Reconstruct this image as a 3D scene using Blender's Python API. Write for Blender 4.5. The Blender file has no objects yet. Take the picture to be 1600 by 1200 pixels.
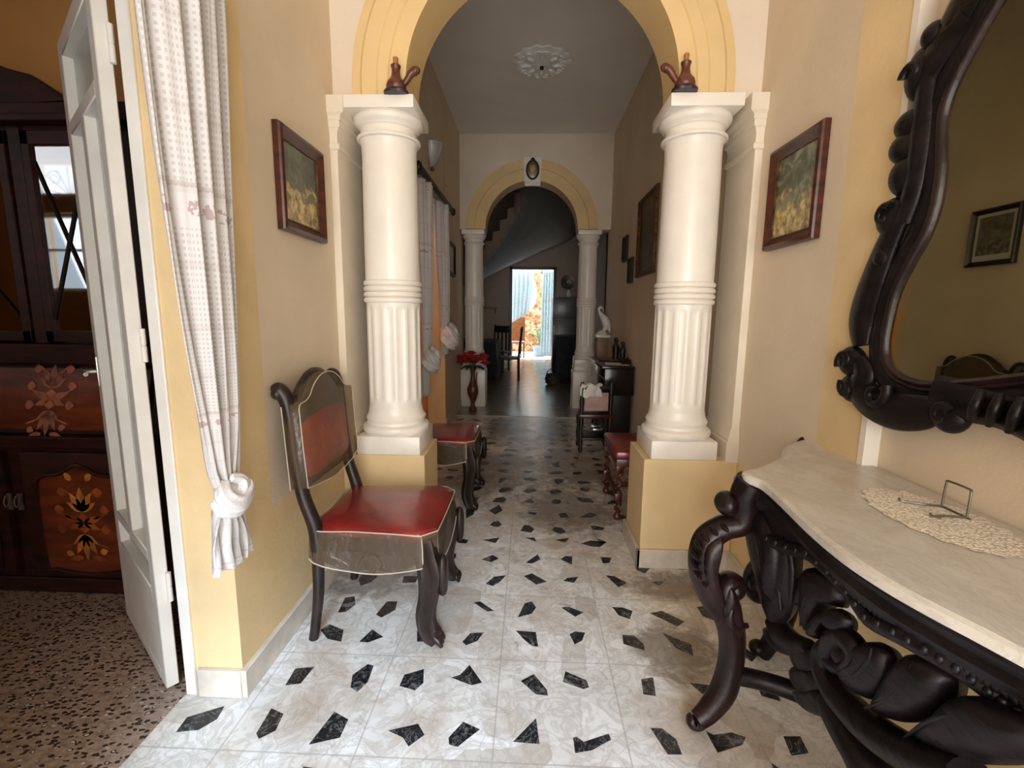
import bpy, bmesh, math, random
from mathutils import Vector, Matrix
random.seed(7)
SC = bpy.context.scene
COL = SC.collection
PI = math.pi

# ------------------------------------------------------------------ materials
MATS = {}
def nodes_of(name):
    m = bpy.data.materials.new(name); m.use_nodes = True
    nt = m.node_tree; nt.nodes.clear()
    out = nt.nodes.new('ShaderNodeOutputMaterial')
    return m, nt, out
def N(nt, typ, **kw):
    n = nt.nodes.new(typ)
    for k, v in kw.items():
        if k.startswith('i_'):
            n.inputs[k[2:].replace('_', ' ')].default_value = v
        else:
            setattr(n, k, v)
    return n
def L(nt, a, b): nt.links.new(a, b)
def ramp(nt, fac, stops, interp='LINEAR'):
    r = nt.nodes.new('ShaderNodeValToRGB'); r.color_ramp.interpolation = interp
    els = r.color_ramp.elements
    while len(els) < len(stops): els.new(0.5)
    for e, (p, c) in zip(els, stops):
        e.position = p; e.color = (c[0], c[1], c[2], 1)
    L(nt, fac, r.inputs[0]); return r.outputs[0]
def mixc(nt, fac, a, b, mode='MIX'):
    m = nt.nodes.new('ShaderNodeMix'); m.data_type = 'RGBA'; m.blend_type = mode
    for sock, v in ((m.inputs[0], fac), (m.inputs[6], a), (m.inputs[7], b)):
        if hasattr(v, 'is_linked') or hasattr(v, 'links'): L(nt, v, sock)
        elif isinstance(v, (int, float)): sock.default_value = v
        else: sock.default_value = (v[0], v[1], v[2], 1)
    return m.outputs[2]
def math_(nt, op, a, b=None, c=None):
    m = nt.nodes.new('ShaderNodeMath'); m.operation = op
    for i, v in enumerate((a, b, c)):
        if v is None: continue
        if isinstance(v, (int, float)): m.inputs[i].default_value = v
        else: L(nt, v, m.inputs[i])
    return m.outputs[0]
def coords(nt, kind='Object', scale=(1, 1, 1)):
    t = nt.nodes.new('ShaderNodeTexCoord'); mp = nt.nodes.new('ShaderNodeMapping')
    mp.inputs['Scale'].default_value = scale
    L(nt, t.outputs[kind], mp.inputs[0]); return mp.outputs[0]
def noise(nt, vec, scale, detail=4, rough=0.55, dist=0.0):
    n = nt.nodes.new('ShaderNodeTexNoise')
    n.inputs['Scale'].default_value = scale; n.inputs['Detail'].default_value = detail
    n.inputs['Roughness'].default_value = rough; n.inputs['Distortion'].default_value = dist
    L(nt, vec, n.inputs['Vector']); return n.outputs[0]
def bump(nt, h, strength=0.2, dist=0.01):
    b = nt.nodes.new('ShaderNodeBump'); b.inputs['Strength'].default_value = strength
    b.inputs['Distance'].default_value = dist
    L(nt, h, b.inputs['Height']); return b.outputs[0]
def pbsdf(nt, out, col, rough=0.5, metal=0.0, spec=0.5, nrm=None, coat=0.0):
    p = nt.nodes.new('ShaderNodeBsdfPrincipled')
    if isinstance(col, tuple): p.inputs['Base Color'].default_value = (*col[:3], 1)
    else: L(nt, col, p.inputs['Base Color'])
    if isinstance(rough, (int, float)): p.inputs['Roughness'].default_value = rough
    else: L(nt, rough, p.inputs['Roughness'])
    p.inputs['Metallic'].default_value = metal
    p.inputs['Specular IOR Level'].default_value = spec
    p.inputs['Coat Weight'].default_value = coat
    if nrm is not None: L(nt, nrm, p.inputs['Normal'])
    L(nt, p.outputs[0], out.inputs[0]); return p
def mat(name, col, rough=0.5, metal=0.0, var=0.12, nscale=6.0, bstr=0.0, bscale=40.0, spec=0.5, coat=0.0, col2=None, stretch=(1, 1, 1)):
    m, nt, out = nodes_of(name)
    v = coords(nt, 'Object', stretch)
    f = noise(nt, v, nscale, 5)
    c2 = col2 or tuple(max(0, x * (1 - var * 2)) for x in col)
    c1 = col if col2 else tuple(min(1, x * (1 + var)) for x in col)
    c = ramp(nt, f, [(0.3, c2), (0.7, c1)])
    nr = bump(nt, noise(nt, v, bscale, 3), bstr, 0.01) if bstr else None
    pbsdf(nt, out, c, rough, metal, spec, nr, coat)
    MATS[name] = m; return m

M = {}
M['wall'] = mat('beige_plaster', (0.69, 0.575, 0.43), 0.75, var=0.05, nscale=2.0, bstr=0.08, bscale=60)
M['wall_front'] = mat('cream_plaster', (0.74, 0.64, 0.52), 0.75, var=0.05, nscale=2.0, bstr=0.08, bscale=60)
M['yellow'] = mat('yellow_plaster', (0.74, 0.56, 0.31), 0.6, var=0.07, nscale=2.5, bstr=0.1, bscale=50)
M['arch_yellow'] = mat('arch_yellow_paint', (0.73, 0.53, 0.26), 0.6, var=0.05, nscale=3)
M['orange'] = mat('orange_plaster', (0.82, 0.46, 0.14), 0.7, var=0.06, nscale=2)
M['ceiling'] = mat('white_ceiling', (0.80, 0.78, 0.74), 0.9, var=0.04, nscale=1.5, bstr=0.15, bscale=30)
M['white'] = mat('white_gloss_paint', (0.84, 0.79, 0.72), 0.32, var=0.03, nscale=5)
M['white_wood'] = mat('white_door_paint', (0.80, 0.79, 0.75), 0.4, var=0.05, nscale=5)
M['skirt'] = mat('grey_marble_skirting', (0.62, 0.56, 0.48), 0.35, var=0.15, nscale=7)
M['carved'] = mat('black_carved_wood', (0.008, 0.005, 0.006), 0.38, var=0.4, nscale=10, bstr=0.2, bscale=25, stretch=(1, 1, 3), spec=0.22)
M['carved_brown'] = mat('dark_brown_carved_wood', (0.016, 0.006, 0.006), 0.33, var=0.4, nscale=10, bstr=0.2, bscale=30, spec=0.32)
M['chair_wood'] = mat('dark_chair_wood', (0.017, 0.008, 0.006), 0.40, var=0.4, nscale=9, bstr=0.15, bscale=35)
M['red_wood'] = mat('reddish_mahogany', (0.075, 0.018, 0.010), 0.3, var=0.35, nscale=6, stretch=(1, 1, 6))
M['cab_wood'] = mat('cabinet_mahogany', (0.035, 0.009, 0.006), 0.42, var=0.4, nscale=6, stretch=(1, 1, 5), spec=0.3)
M['cab_panel'] = mat('cabinet_veneer', (0.17, 0.035, 0.010), 0.40, var=0.3, nscale=5, stretch=(1, 1, 4), spec=0.35)
M['inlay'] = mat('marquetry_light', (0.62, 0.24, 0.045), 0.4, var=0.3, nscale=14)
M['inlay2'] = mat('marquetry_mid', (0.36, 0.09, 0.02), 0.4, var=0.3, nscale=14)
M['red'] = mat('red_leather', (0.25, 0.018, 0.016), 0.30, var=0.25, nscale=5, bstr=0.12, bscale=45, coat=0.4)
M['red_back'] = mat('red_back_leather', (0.46, 0.045, 0.035), 0.4, var=0.3, nscale=4, bstr=0.1, bscale=30)
M['brown_cover'] = mat('brown_back_leather', (0.045, 0.025, 0.016), 0.4, var=0.35, nscale=5)
M['piping'] = mat('clear_vinyl_piping', (0.52, 0.45, 0.38), 0.4, var=0.1)
M['shade_glass'] = mat('grey_shell_glass', (0.42, 0.42, 0.40), 0.25, var=0.1)
M['old_gilt'] = mat('old_gilt_frame', (0.13, 0.06, 0.022), 0.45, 0.3, var=0.5, nscale=30)
M['gold'] = mat('gilt', (0.55, 0.33, 0.10), 0.35, 0.8, var=0.2)
M['silver'] = mat('steel', (0.6, 0.6, 0.6), 0.25, 0.9, var=0.1)
M['wire'] = mat('grey_wire', (0.22, 0.20, 0.16), 0.35, 0.8, var=0.1)
M['ceramic'] = mat('white_ceramic', (0.78, 0.78, 0.76), 0.2, var=0.05)
M['doily'] = None
M['jug'] = mat('brown_jug_wood', (0.13, 0.035, 0.018), 0.35, var=0.3, nscale=30)
M['jug_base'] = mat('dark_purple_base', (0.035, 0.012, 0.035), 0.4, var=0.3, nscale=30)
M['jug_tip'] = mat('light_wood_stopper', (0.42, 0.17, 0.04), 0.5, var=0.2)
M['flower'] = mat('red_petals', (0.50, 0.02, 0.02), 0.55, var=0.4, nscale=20)
M['leaf'] = mat('dark_green_leaf', (0.03, 0.06, 0.02), 0.5, var=0.4, nscale=20)
M['agave'] = mat('agave_green', (0.18, 0.34, 0.16), 0.5, var=0.3, nscale=8)
M['fridge'] = mat('grey_fridge_steel', (0.26, 0.26, 0.27), 0.35, 0.5, var=0.1, nscale=3)
M['dark_cloth'] = mat('dark_blue_grey_cloth', (0.020, 0.024, 0.028), 0.85, var=0.3, nscale=5)
M['dark'] = mat('near_black_wood', (0.014, 0.009, 0.008), 0.4, var=0.3, nscale=8)
M['dark_gloss'] = mat('black_polished_wood', (0.010, 0.008, 0.008), 0.2, var=0.3, nscale=8)
M['mat_white'] = mat('picture_mount', (0.60, 0.58, 0.52), 0.8, var=0.05)
M['pink'] = mat('pink_cloth', (0.52, 0.34, 0.30), 0.8, var=0.15, nscale=8)
M['cloth'] = mat('white_cloth', (0.72, 0.68, 0.64), 0.85, var=0.08, nscale=15)
M['blue'] = mat('pale_blue_plastic', (0.35, 0.50, 0.58), 0.4, var=0.1)
M['rattan'] = mat('orange_brown_wood', (0.36, 0.13, 0.035), 0.5, var=0.3, nscale=10, stretch=(1, 1, 4))
M['pillar_brown'] = mat('brown_pillar', (0.22, 0.13, 0.08), 0.5, var=0.2)
M['basket'] = mat('dark_basket', (0.05, 0.045, 0.035), 0.7, var=0.4, nscale=25, bstr=0.5, bscale=60)
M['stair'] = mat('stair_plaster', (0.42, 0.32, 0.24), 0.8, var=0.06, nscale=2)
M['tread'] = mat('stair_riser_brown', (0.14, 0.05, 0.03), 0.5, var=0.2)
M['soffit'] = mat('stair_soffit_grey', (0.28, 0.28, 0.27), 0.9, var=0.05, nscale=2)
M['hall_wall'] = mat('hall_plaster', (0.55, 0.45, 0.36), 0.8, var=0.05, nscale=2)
M['patio'] = mat('patio_concrete', (0.70, 0.68, 0.66), 0.8, var=0.08, nscale=3)
M['mirror_backing'] = M['dark']

def m_curtain(name, col, rows, bluish=False):
    m, nt, out = nodes_of(name)
    t = nt.nodes.new('ShaderNodeUVMap'); t.uv_map = 'UVMap'
    sep = nt.nodes.new('ShaderNodeSeparateXYZ'); L(nt, t.outputs[0], sep.inputs[0])
    u, v = sep.outputs[0], sep.outputs[1]
    # woven openwork dots in rows, with plain bands
    du = math_(nt, 'ABSOLUTE', math_(nt, 'SUBTRACT', math_(nt, 'FRACT', math_(nt, 'MULTIPLY', u, 58)), 0.5))
    dv = math_(nt, 'ABSOLUTE', math_(nt, 'SUBTRACT', math_(nt, 'FRACT', math_(nt, 'MULTIPLY', v, rows)), 0.5))
    dot = math_(nt, 'MULTIPLY', math_(nt, 'LESS_THAN', du, 0.24), math_(nt, 'LESS_THAN', dv, 0.24))
    band = math_(nt, 'FRACT', math_(nt, 'MULTIPLY', v, 3.35))
    plain = math_(nt, 'LESS_THAN', band, 0.13)
    line = math_(nt, 'LESS_THAN', math_(nt, 'ABSOLUTE', math_(nt, 'SUBTRACT', band, 0.14)), 0.008)
    line2 = math_(nt, 'LESS_THAN', math_(nt, 'ABSOLUTE', math_(nt, 'SUBTRACT', math_(nt, 'FRACT', math_(nt, 'MULTIPLY', v, 13.4)), 0.5)), 0.05)
    c = mixc(nt, math_(nt, 'MULTIPLY', dot, math_(nt, 'SUBTRACT', 1.0, plain)), col, tuple(x * 0.80 for x in col))
    c = mixc(nt, math_(nt, 'MULTIPLY', math_(nt, 'MAXIMUM', line, math_(nt, 'MULTIPLY', line2, 0.35)), 0.5), c, (0.50, 0.42, 0.42))
    nz = noise(nt, coords(nt, 'Object', (1, 1, 1)), 38, 3)
    sp = math_(nt, 'MULTIPLY', math_(nt, 'LESS_THAN', math_(nt, 'ABSOLUTE', math_(nt, 'SUBTRACT', band, 0.065)), 0.025), math_(nt, 'GREATER_THAN', nz, 0.55))
    c = mixc(nt, math_(nt, 'MULTIPLY', sp, 0.6), c, (0.38, 0.22, 0.24))
    p = pbsdf(nt, out, c, 0.85, spec=0.1)
    tr = nt.nodes.new('ShaderNodeBsdfTranslucent'); L(nt, c, tr.inputs[0])
    mx = nt.nodes.new('ShaderNodeMixShader'); mx.inputs[0].default_value = 0.6 if bluish else 0.25
    L(nt, p.outputs[0], mx.inputs[1]); L(nt, tr.outputs[0], mx.inputs[2]); L(nt, mx.outputs[0], out.inputs[0])
    return m
M['curtain'] = m_curtain('white_woven_curtain', (0.78, 0.76, 0.77), 150)
M['curtain_blue'] = m_curtain('pale_blue_patio_curtain', (0.74, 0.82, 0.84), 150, True)

def m_floor():
    m, nt, out = nodes_of('white_marble_tiles')
    v = coords(nt, 'Object')
    sep = nt.nodes.new('ShaderNodeSeparateXYZ'); L(nt, v, sep.inputs[0])
    px = math_(nt, 'DIVIDE', math_(nt, 'SUBTRACT', sep.outputs[0], -0.093), 0.425)
    py = math_(nt, 'DIVIDE', math_(nt, 'SUBTRACT', sep.outputs[1], 1.655), 0.425)
    gx = math_(nt, 'ABSOLUTE', math_(nt, 'SUBTRACT', math_(nt, 'FRACT', px), 0.5))
    gy = math_(nt, 'ABSOLUTE', math_(nt, 'SUBTRACT', math_(nt, 'FRACT', py), 0.5))
    joint = math_(nt, 'GREATER_THAN', math_(nt, 'MAXIMUM', gx, gy), 0.4935)
    # shards of white marble
    vo = nt.nodes.new('ShaderNodeTexVoronoi'); vo.inputs['Scale'].default_value = 6.5
    nv = nt.nodes.new('ShaderNodeTexNoise'); nv.inputs['Scale'].default_value = 7; L(nt, v, nv.inputs['Vector'])
    vm = nt.nodes.new('ShaderNodeVectorMath'); vm.operation = 'MULTIPLY_ADD'
    L(nt, nv.outputs['Color'], vm.inputs[0]); vm.inputs[1].default_value = (0.07, 0.07, 0.07); L(nt, v, vm.inputs[2])
    L(nt, vm.outputs[0], vo.inputs['Vector'])
    cell = nt.nodes.new('ShaderNodeSeparateColor'); L(nt, vo.outputs['Color'], cell.inputs[0])
    base = ramp(nt, cell.outputs[0], [(0.0, (0.52, 0.48, 0.43)), (0.15, (0.66, 0.64, 0.61)), (1.0, (0.79, 0.78, 0.77))])
    ve = nt.nodes.new('ShaderNodeTexVoronoi'); ve.feature = 'DISTANCE_TO_EDGE'; ve.inputs['Scale'].default_value = 6.5
    L(nt, vm.outputs[0], ve.inputs['Vector'])
    edge = math_(nt, 'LESS_THAN', ve.outputs['Distance'], 0.012)
    c = mixc(nt, math_(nt, 'MULTIPLY', edge, 0.30), base, (0.40, 0.36, 0.32))
    vein = noise(nt, v, 9, 8, 0.65, 1.6)
    vr = ramp(nt, vein, [(0.42, (0, 0, 0)), (0.495, (1, 1, 1)), (0.57, (0, 0, 0))])
    c = mixc(nt, math_(nt, 'MULTIPLY', vr, 0.42), c, (0.33, 0.29, 0.25))
    stain = ramp(nt, noise(nt, v, 2.3, 7, 0.6, 0.6), [(0.48, (0, 0, 0)), (0.70, (1, 1, 1))])
    c = mixc(nt, math_(nt, 'MULTIPLY', stain, 0.7), c, (0.36, 0.26, 0.17))
    grime = ramp(nt, noise(nt, v, 13, 6, 0.7, 0.8), [(0.58, (0, 0, 0)), (0.70, (1, 1, 1))])
    c = mixc(nt, math_(nt, 'MULTIPLY', grime, 0.5), c, (0.22, 0.16, 0.11))
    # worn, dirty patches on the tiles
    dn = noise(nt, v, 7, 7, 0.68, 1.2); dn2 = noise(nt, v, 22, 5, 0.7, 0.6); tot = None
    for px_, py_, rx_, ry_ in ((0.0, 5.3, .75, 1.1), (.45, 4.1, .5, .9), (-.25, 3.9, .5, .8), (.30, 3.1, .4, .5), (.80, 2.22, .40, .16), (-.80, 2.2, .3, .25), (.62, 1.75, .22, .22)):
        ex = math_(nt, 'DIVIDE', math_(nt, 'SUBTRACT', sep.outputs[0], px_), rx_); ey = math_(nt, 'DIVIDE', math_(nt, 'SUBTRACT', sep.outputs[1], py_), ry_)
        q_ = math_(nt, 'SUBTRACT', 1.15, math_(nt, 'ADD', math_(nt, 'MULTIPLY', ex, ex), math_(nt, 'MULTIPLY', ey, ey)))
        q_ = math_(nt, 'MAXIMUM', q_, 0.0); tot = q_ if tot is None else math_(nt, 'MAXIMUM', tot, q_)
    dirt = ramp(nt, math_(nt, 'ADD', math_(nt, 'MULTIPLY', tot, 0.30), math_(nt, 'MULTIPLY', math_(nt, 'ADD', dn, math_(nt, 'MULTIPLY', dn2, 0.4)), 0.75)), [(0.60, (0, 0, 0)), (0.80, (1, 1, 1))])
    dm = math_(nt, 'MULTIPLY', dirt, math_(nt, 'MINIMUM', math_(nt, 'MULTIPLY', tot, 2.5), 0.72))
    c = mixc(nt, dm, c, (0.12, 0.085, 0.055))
    c = mixc(nt, math_(nt, 'MULTIPLY', joint, 0.5), c, (0.30, 0.27, 0.24))
    r = ramp(nt, noise(nt, v, 5, 4), [(0.3, (0.24, 0.24, 0.24)), (0.7, (0.38, 0.38, 0.38))])
    pbsdf(nt, out, c, r, 0.0, 0.5, bump(nt, noise(nt, v, 9, 4), 0.06, 0.01))
    return m
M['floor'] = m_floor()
def m_shard():
    m, nt, out = nodes_of('black_veined_marble')
    v = coords(nt, 'Object')
    vein = noise(nt, v, 17, 4, 0.6, 2.2)
    vr = ramp(nt, vein, [(0.475, (0, 0, 0)), (0.495, (1, 1, 1)), (0.515, (0, 0, 0))])
    big = ramp(nt, noise(nt, v, 9, 6, 0.6, 1.2), [(0.60, (0, 0, 0)), (0.66, (1, 1, 1))])
    c = mixc(nt, math_(nt, 'MULTIPLY', vr, 0.6), (0.010, 0.011, 0.013), (0.36, 0.36, 0.36))
    c = mixc(nt, math_(nt, 'MULTIPLY', big, 0.5), c, (0.30, 0.29, 0.28))
    pbsdf(nt, out, c, 0.28)
    return m
M['shard'] = m_shard()
def m_terrazzo():
    m, nt, out = nodes_of('brown_speckled_terrazzo')
    v = coords(nt, 'Object', (1, 1.7, 1))
    vw = nt.nodes.new('ShaderNodeTexNoise'); vw.inputs['Scale'].default_value = 40; L(nt, v, vw.inputs['Vector'])
    vq = nt.nodes.new('ShaderNodeVectorMath'); vq.operation = 'MULTIPLY_ADD'; L(nt, vw.outputs['Color'], vq.inputs[0]); vq.inputs[1].default_value = (.02, .02, .02); L(nt, v, vq.inputs[2])
    vo = nt.nodes.new('ShaderNodeTexVoronoi'); vo.inputs['Scale'].default_value = 46; L(nt, vq.outputs[0], vo.inputs['Vector'])
    cs = nt.nodes.new('ShaderNodeSeparateColor'); L(nt, vo.outputs['Color'], cs.inputs[0])
    dark = math_(nt, 'MULTIPLY', math_(nt, 'LESS_THAN', cs.outputs[0], 0.55), math_(nt, 'LESS_THAN', vo.outputs['Distance'], 0.46))
    base = ramp(nt, noise(nt, v, 30, 5, 0.7), [(0.3, (0.22, 0.15, 0.11)), (0.7, (0.46, 0.37, 0.30))])
    c = mixc(nt, dark, base, (0.05, 0.035, 0.028))
    lt = math_(nt, 'MULTIPLY', math_(nt, 'GREATER_THAN', cs.outputs[1], 0.85), math_(nt, 'LESS_THAN', vo.outputs['Distance'], 0.3))
    c = mixc(nt, lt, c, (0.55, 0.48, 0.42))
    pbsdf(nt, out, c, 0.32)
    return m
M['terrazzo'] = m_terrazzo()
def m_marbletop():
    m, nt, out = nodes_of('cream_grey_marble')
    v = coords(nt, 'Object', (1, 0.55, 1))
    f = noise(nt, v, 5, 9, 0.65, 0.9)
    c = ramp(nt, f, [(0.3, (0.42, 0.38, 0.32)), (0.5, (0.56, 0.51, 0.44)), (0.7, (0.64, 0.60, 0.54))])
    vein = ramp(nt, noise(nt, v, 7, 8, 0.7, 2.0), [(0.46, (0, 0, 0)), (0.5, (1, 1, 1)), (0.54, (0, 0, 0))])
    c = mixc(nt, math_(nt, 'MULTIPLY', vein, 0.3), c, (0.30, 0.27, 0.24))
    st = ramp(nt, noise(nt, v, 3.5, 3), [(0.62, (0, 0, 0)), (0.72, (1, 1, 1))])
    c = mixc(nt, math_(nt, 'MULTIPLY', st, 0.35), c, (0.45, 0.33, 0.20))
    pbsdf(nt, out, c, 0.3)
    return m
M['marble'] = m_marbletop()
def m_doily():
    m, nt, out = nodes_of('cream_lace')
    v = coords(nt, 'Object')
    vo = nt.nodes.new('ShaderNodeTexVoronoi'); vo.inputs['Scale'].default_value = 150; L(nt, v, vo.inputs['Vector'])
    hole = math_(nt, 'GREATER_THAN', math_(nt, 'ADD', vo.outputs['Distance'], math_(nt, 'MULTIPLY', noise(nt, v, 30, 3), .5)), 0.82)
    c = mixc(nt, math_(nt, 'MULTIPLY', hole, 0.75), (0.82, 0.74, 0.63), (0.48, 0.38, 0.28))
    pbsdf(nt, out, c, 0.9, nrm=bump(nt, vo.outputs['Distance'], 0.8, 0.004))
    return m
M['doily'] = m_doily()
def m_painting(name, stops, sc=(9, 9, 9), seed=0.0):
    m, nt, out = nodes_of(name)
    t = nt.nodes.new('ShaderNodeTexCoord'); mp = nt.nodes.new('ShaderNodeMapping')
    mp.inputs['Scale'].default_value = (1, 1, 1); mp.inputs['Location'].default_value = (seed, seed * 2, seed)
    L(nt, t.outputs['Object'], mp.inputs[0])
    v = mp.outputs[0]
    sep = nt.nodes.new('ShaderNodeSeparateXYZ'); L(nt, t.outputs['Object'], sep.inputs[0])
    h = math_(nt, 'ADD', math_(nt, 'MULTIPLY', sep.outputs[2], 2.2), 0.5)     # 0 bottom .. 1 top
    n1 = noise(nt, v, 14, 6, 0.6, 0.8)
    n2 = noise(nt, v, 28, 5, 0.6, 0.3)
    trees = ramp(nt, n1, [(0.35, stops[0]), (0.52, stops[1]), (0.68, stops[2])])
    figs = ramp(nt, n2, [(0.35, stops[3]), (0.5, stops[4]), (0.62, stops[5])])
    f = ramp(nt, math_(nt, 'ADD', h, math_(nt, 'MULTIPLY', math_(nt, 'SUBTRACT', n1, 0.5), 0.9)), [(0.40, (0, 0, 0)), (0.52, (1, 1, 1))])
    c = mixc(nt, f, figs, trees)
    pbsdf(nt, out, c, 0.3)
    return m
M['paint_left'] = m_painting('park_scene_print', [(0.02, 0.022, 0.008), (0.05, 0.055, 0.02), (0.13, 0.13, 0.06), (0.07, 0.06, 0.015), (0.36, 0.23, 0.06), (0.55, 0.44, 0.20)], seed=1.3)
M['paint_right'] = m_painting('garden_party_print', [(0.02, 0.022, 0.008), (0.07, 0.075, 0.025), (0.24, 0.25, 0.16), (0.10, 0.08, 0.03), (0.42, 0.29, 0.08), (0.62, 0.50, 0.24)], seed=4.1)
M['paint_icon'] = m_painting('dark_icon_print', [(0.03, 0.018, 0.01), (0.07, 0.04, 0.022), (0.12, 0.06, 0.03), (0.03, 0.018, 0.01), (0.08, 0.045, 0.022), (0.16, 0.10, 0.05)], seed=7.7)
M['paint_grey'] = m_painting('grey_engraving', [(0.08, 0.075, 0.06), (0.16, 0.15, 0.12), (0.26, 0.25, 0.21), (0.06, 0.055, 0.045), (0.14, 0.13, 0.10), (0.30, 0.28, 0.24)], seed=9.2)
def m_glossglass(name, tint, gl, transp):
    m, nt, out = nodes_of(name)
    g = N(nt, 'ShaderNodeBsdfGlossy'); g.inputs['Roughness'].default_value = 0.03; g.inputs['Color'].default_value = (1, 1, 1, 1)
    t = N(nt, 'ShaderNodeBsdfTransparent'); t.inputs[0].default_value = (*tint, 1)
    lw = N(nt, 'ShaderNodeFresnel'); lw.inputs[0].default_value = 1.5
    fac = math_(nt, 'MULTIPLY', lw.outputs[0], gl)
    mx = N(nt, 'ShaderNodeMixShader'); L(nt, fac, mx.inputs[0])
    L(nt, t.outputs[0], mx.inputs[1]); L(nt, g.outputs[0], mx.inputs[2])
    L(nt, mx.outputs[0], out.inputs[0])
    return m
M['glass'] = m_glossglass('cabinet_glass', (0.80, 0.80, 0.80), 3.0, 0.8)
M['pane'] = m_glossglass('window_glass', (0.9, 0.93, 0.95), 1.0, 0.9)
def m_vinyl():
    m, nt, out = nodes_of('clear_vinyl')
    v = coords(nt, 'Object')
    t = N(nt, 'ShaderNodeBsdfTransparent'); t.inputs[0].default_value = (0.80, 0.75, 0.68, 1)
    d = N(nt, 'ShaderNodeBsdfDiffuse'); d.inputs[0].default_value = (0.26, 0.19, 0.12, 1)
    nr = bump(nt, noise(nt, v, 14, 4, 0.6, 1.0), 0.6, 0.02)
    g = N(nt, 'ShaderNodeBsdfGlossy'); g.inputs['Roughness'].default_value = 0.18; L(nt, nr, g.inputs['Normal'])
    g.inputs['Color'].default_value = (0.8, 0.8, 0.8, 1)
    mx = N(nt, 'ShaderNodeMixShader'); mx.inputs[0].default_value = 0.24
    L(nt, t.outputs[0], mx.inputs[1]); L(nt, d.outputs[0], mx.inputs[2])
    mx2 = N(nt, 'ShaderNodeMixShader'); mx2.inputs[0].default_value = 0.05
    L(nt, mx.outputs[0], mx2.inputs[1]); L(nt, g.outputs[0], mx2.inputs[2])
    L(nt, mx2.outputs[0], out.inputs[0])
    return m
M['vinyl'] = m_vinyl()
def m_frost():
    m, nt, out = nodes_of('frosted_pane')
    p = pbsdf(nt, out, (0.62, 0.70, 0.68), 0.25)
    p.inputs['Transmission Weight'].default_value = 0.25
    return m
M['frost'] = m_frost()
def m_mirror():
    m, nt, out = nodes_of('old_mirror_glass')
    g = N(nt, 'ShaderNodeBsdfGlossy'); g.inputs['Roughness'].default_value = 0.015
    v = coords(nt, 'Object')
    c = ramp(nt, noise(nt, v, 4, 4), [(0.3, (0.78, 0.80, 0.60)), (0.7, (0.84, 0.86, 0.68))])
    L(nt, c, g.inputs['Color']); L(nt, g.outputs[0], out.inputs[0]); return m
M['mirror'] = m_mirror()
def m_stone():
    m, nt, out = nodes_of('orange_rubble_stone')
    v = coords(nt, 'Object')
    vo = nt.nodes.new('ShaderNodeTexVoronoi'); vo.inputs['Scale'].default_value = 9; L(nt, v, vo.inputs['Vector'])
    ve = nt.nodes.new('ShaderNodeTexVoronoi'); ve.feature = 'DISTANCE_TO_EDGE'; ve.inputs['Scale'].default_value = 9; L(nt, v, ve.inputs['Vector'])
    cs = nt.nodes.new('ShaderNodeSeparateColor'); L(nt, vo.outputs['Color'], cs.inputs[0])
    c = ramp(nt, cs.outputs[0], [(0.0, (0.16, 0.07, 0.03)), (0.5, (0.34, 0.19, 0.09)), (1.0, (0.56, 0.42, 0.26))])
    c = mixc(nt, math_(nt, 'LESS_THAN', ve.outputs['Distance'], 0.04), c, (0.40, 0.22, 0.10))
    pbsdf(nt, out, c, 0.85, nrm=bump(nt, ve.outputs['Distance'], 0.6, 0.03)); return m
M['stone'] = m_stone()
M['grout_white'] = mat('white_threshold_marble', (0.74, 0.68, 0.58), 0.35, var=0.06)
M['hall_floor'] = mat('brown_grey_tiles', (0.36, 0.31, 0.25), 0.22, var=0.25, nscale=5, col2=(0.24, 0.19, 0.14))

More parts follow.
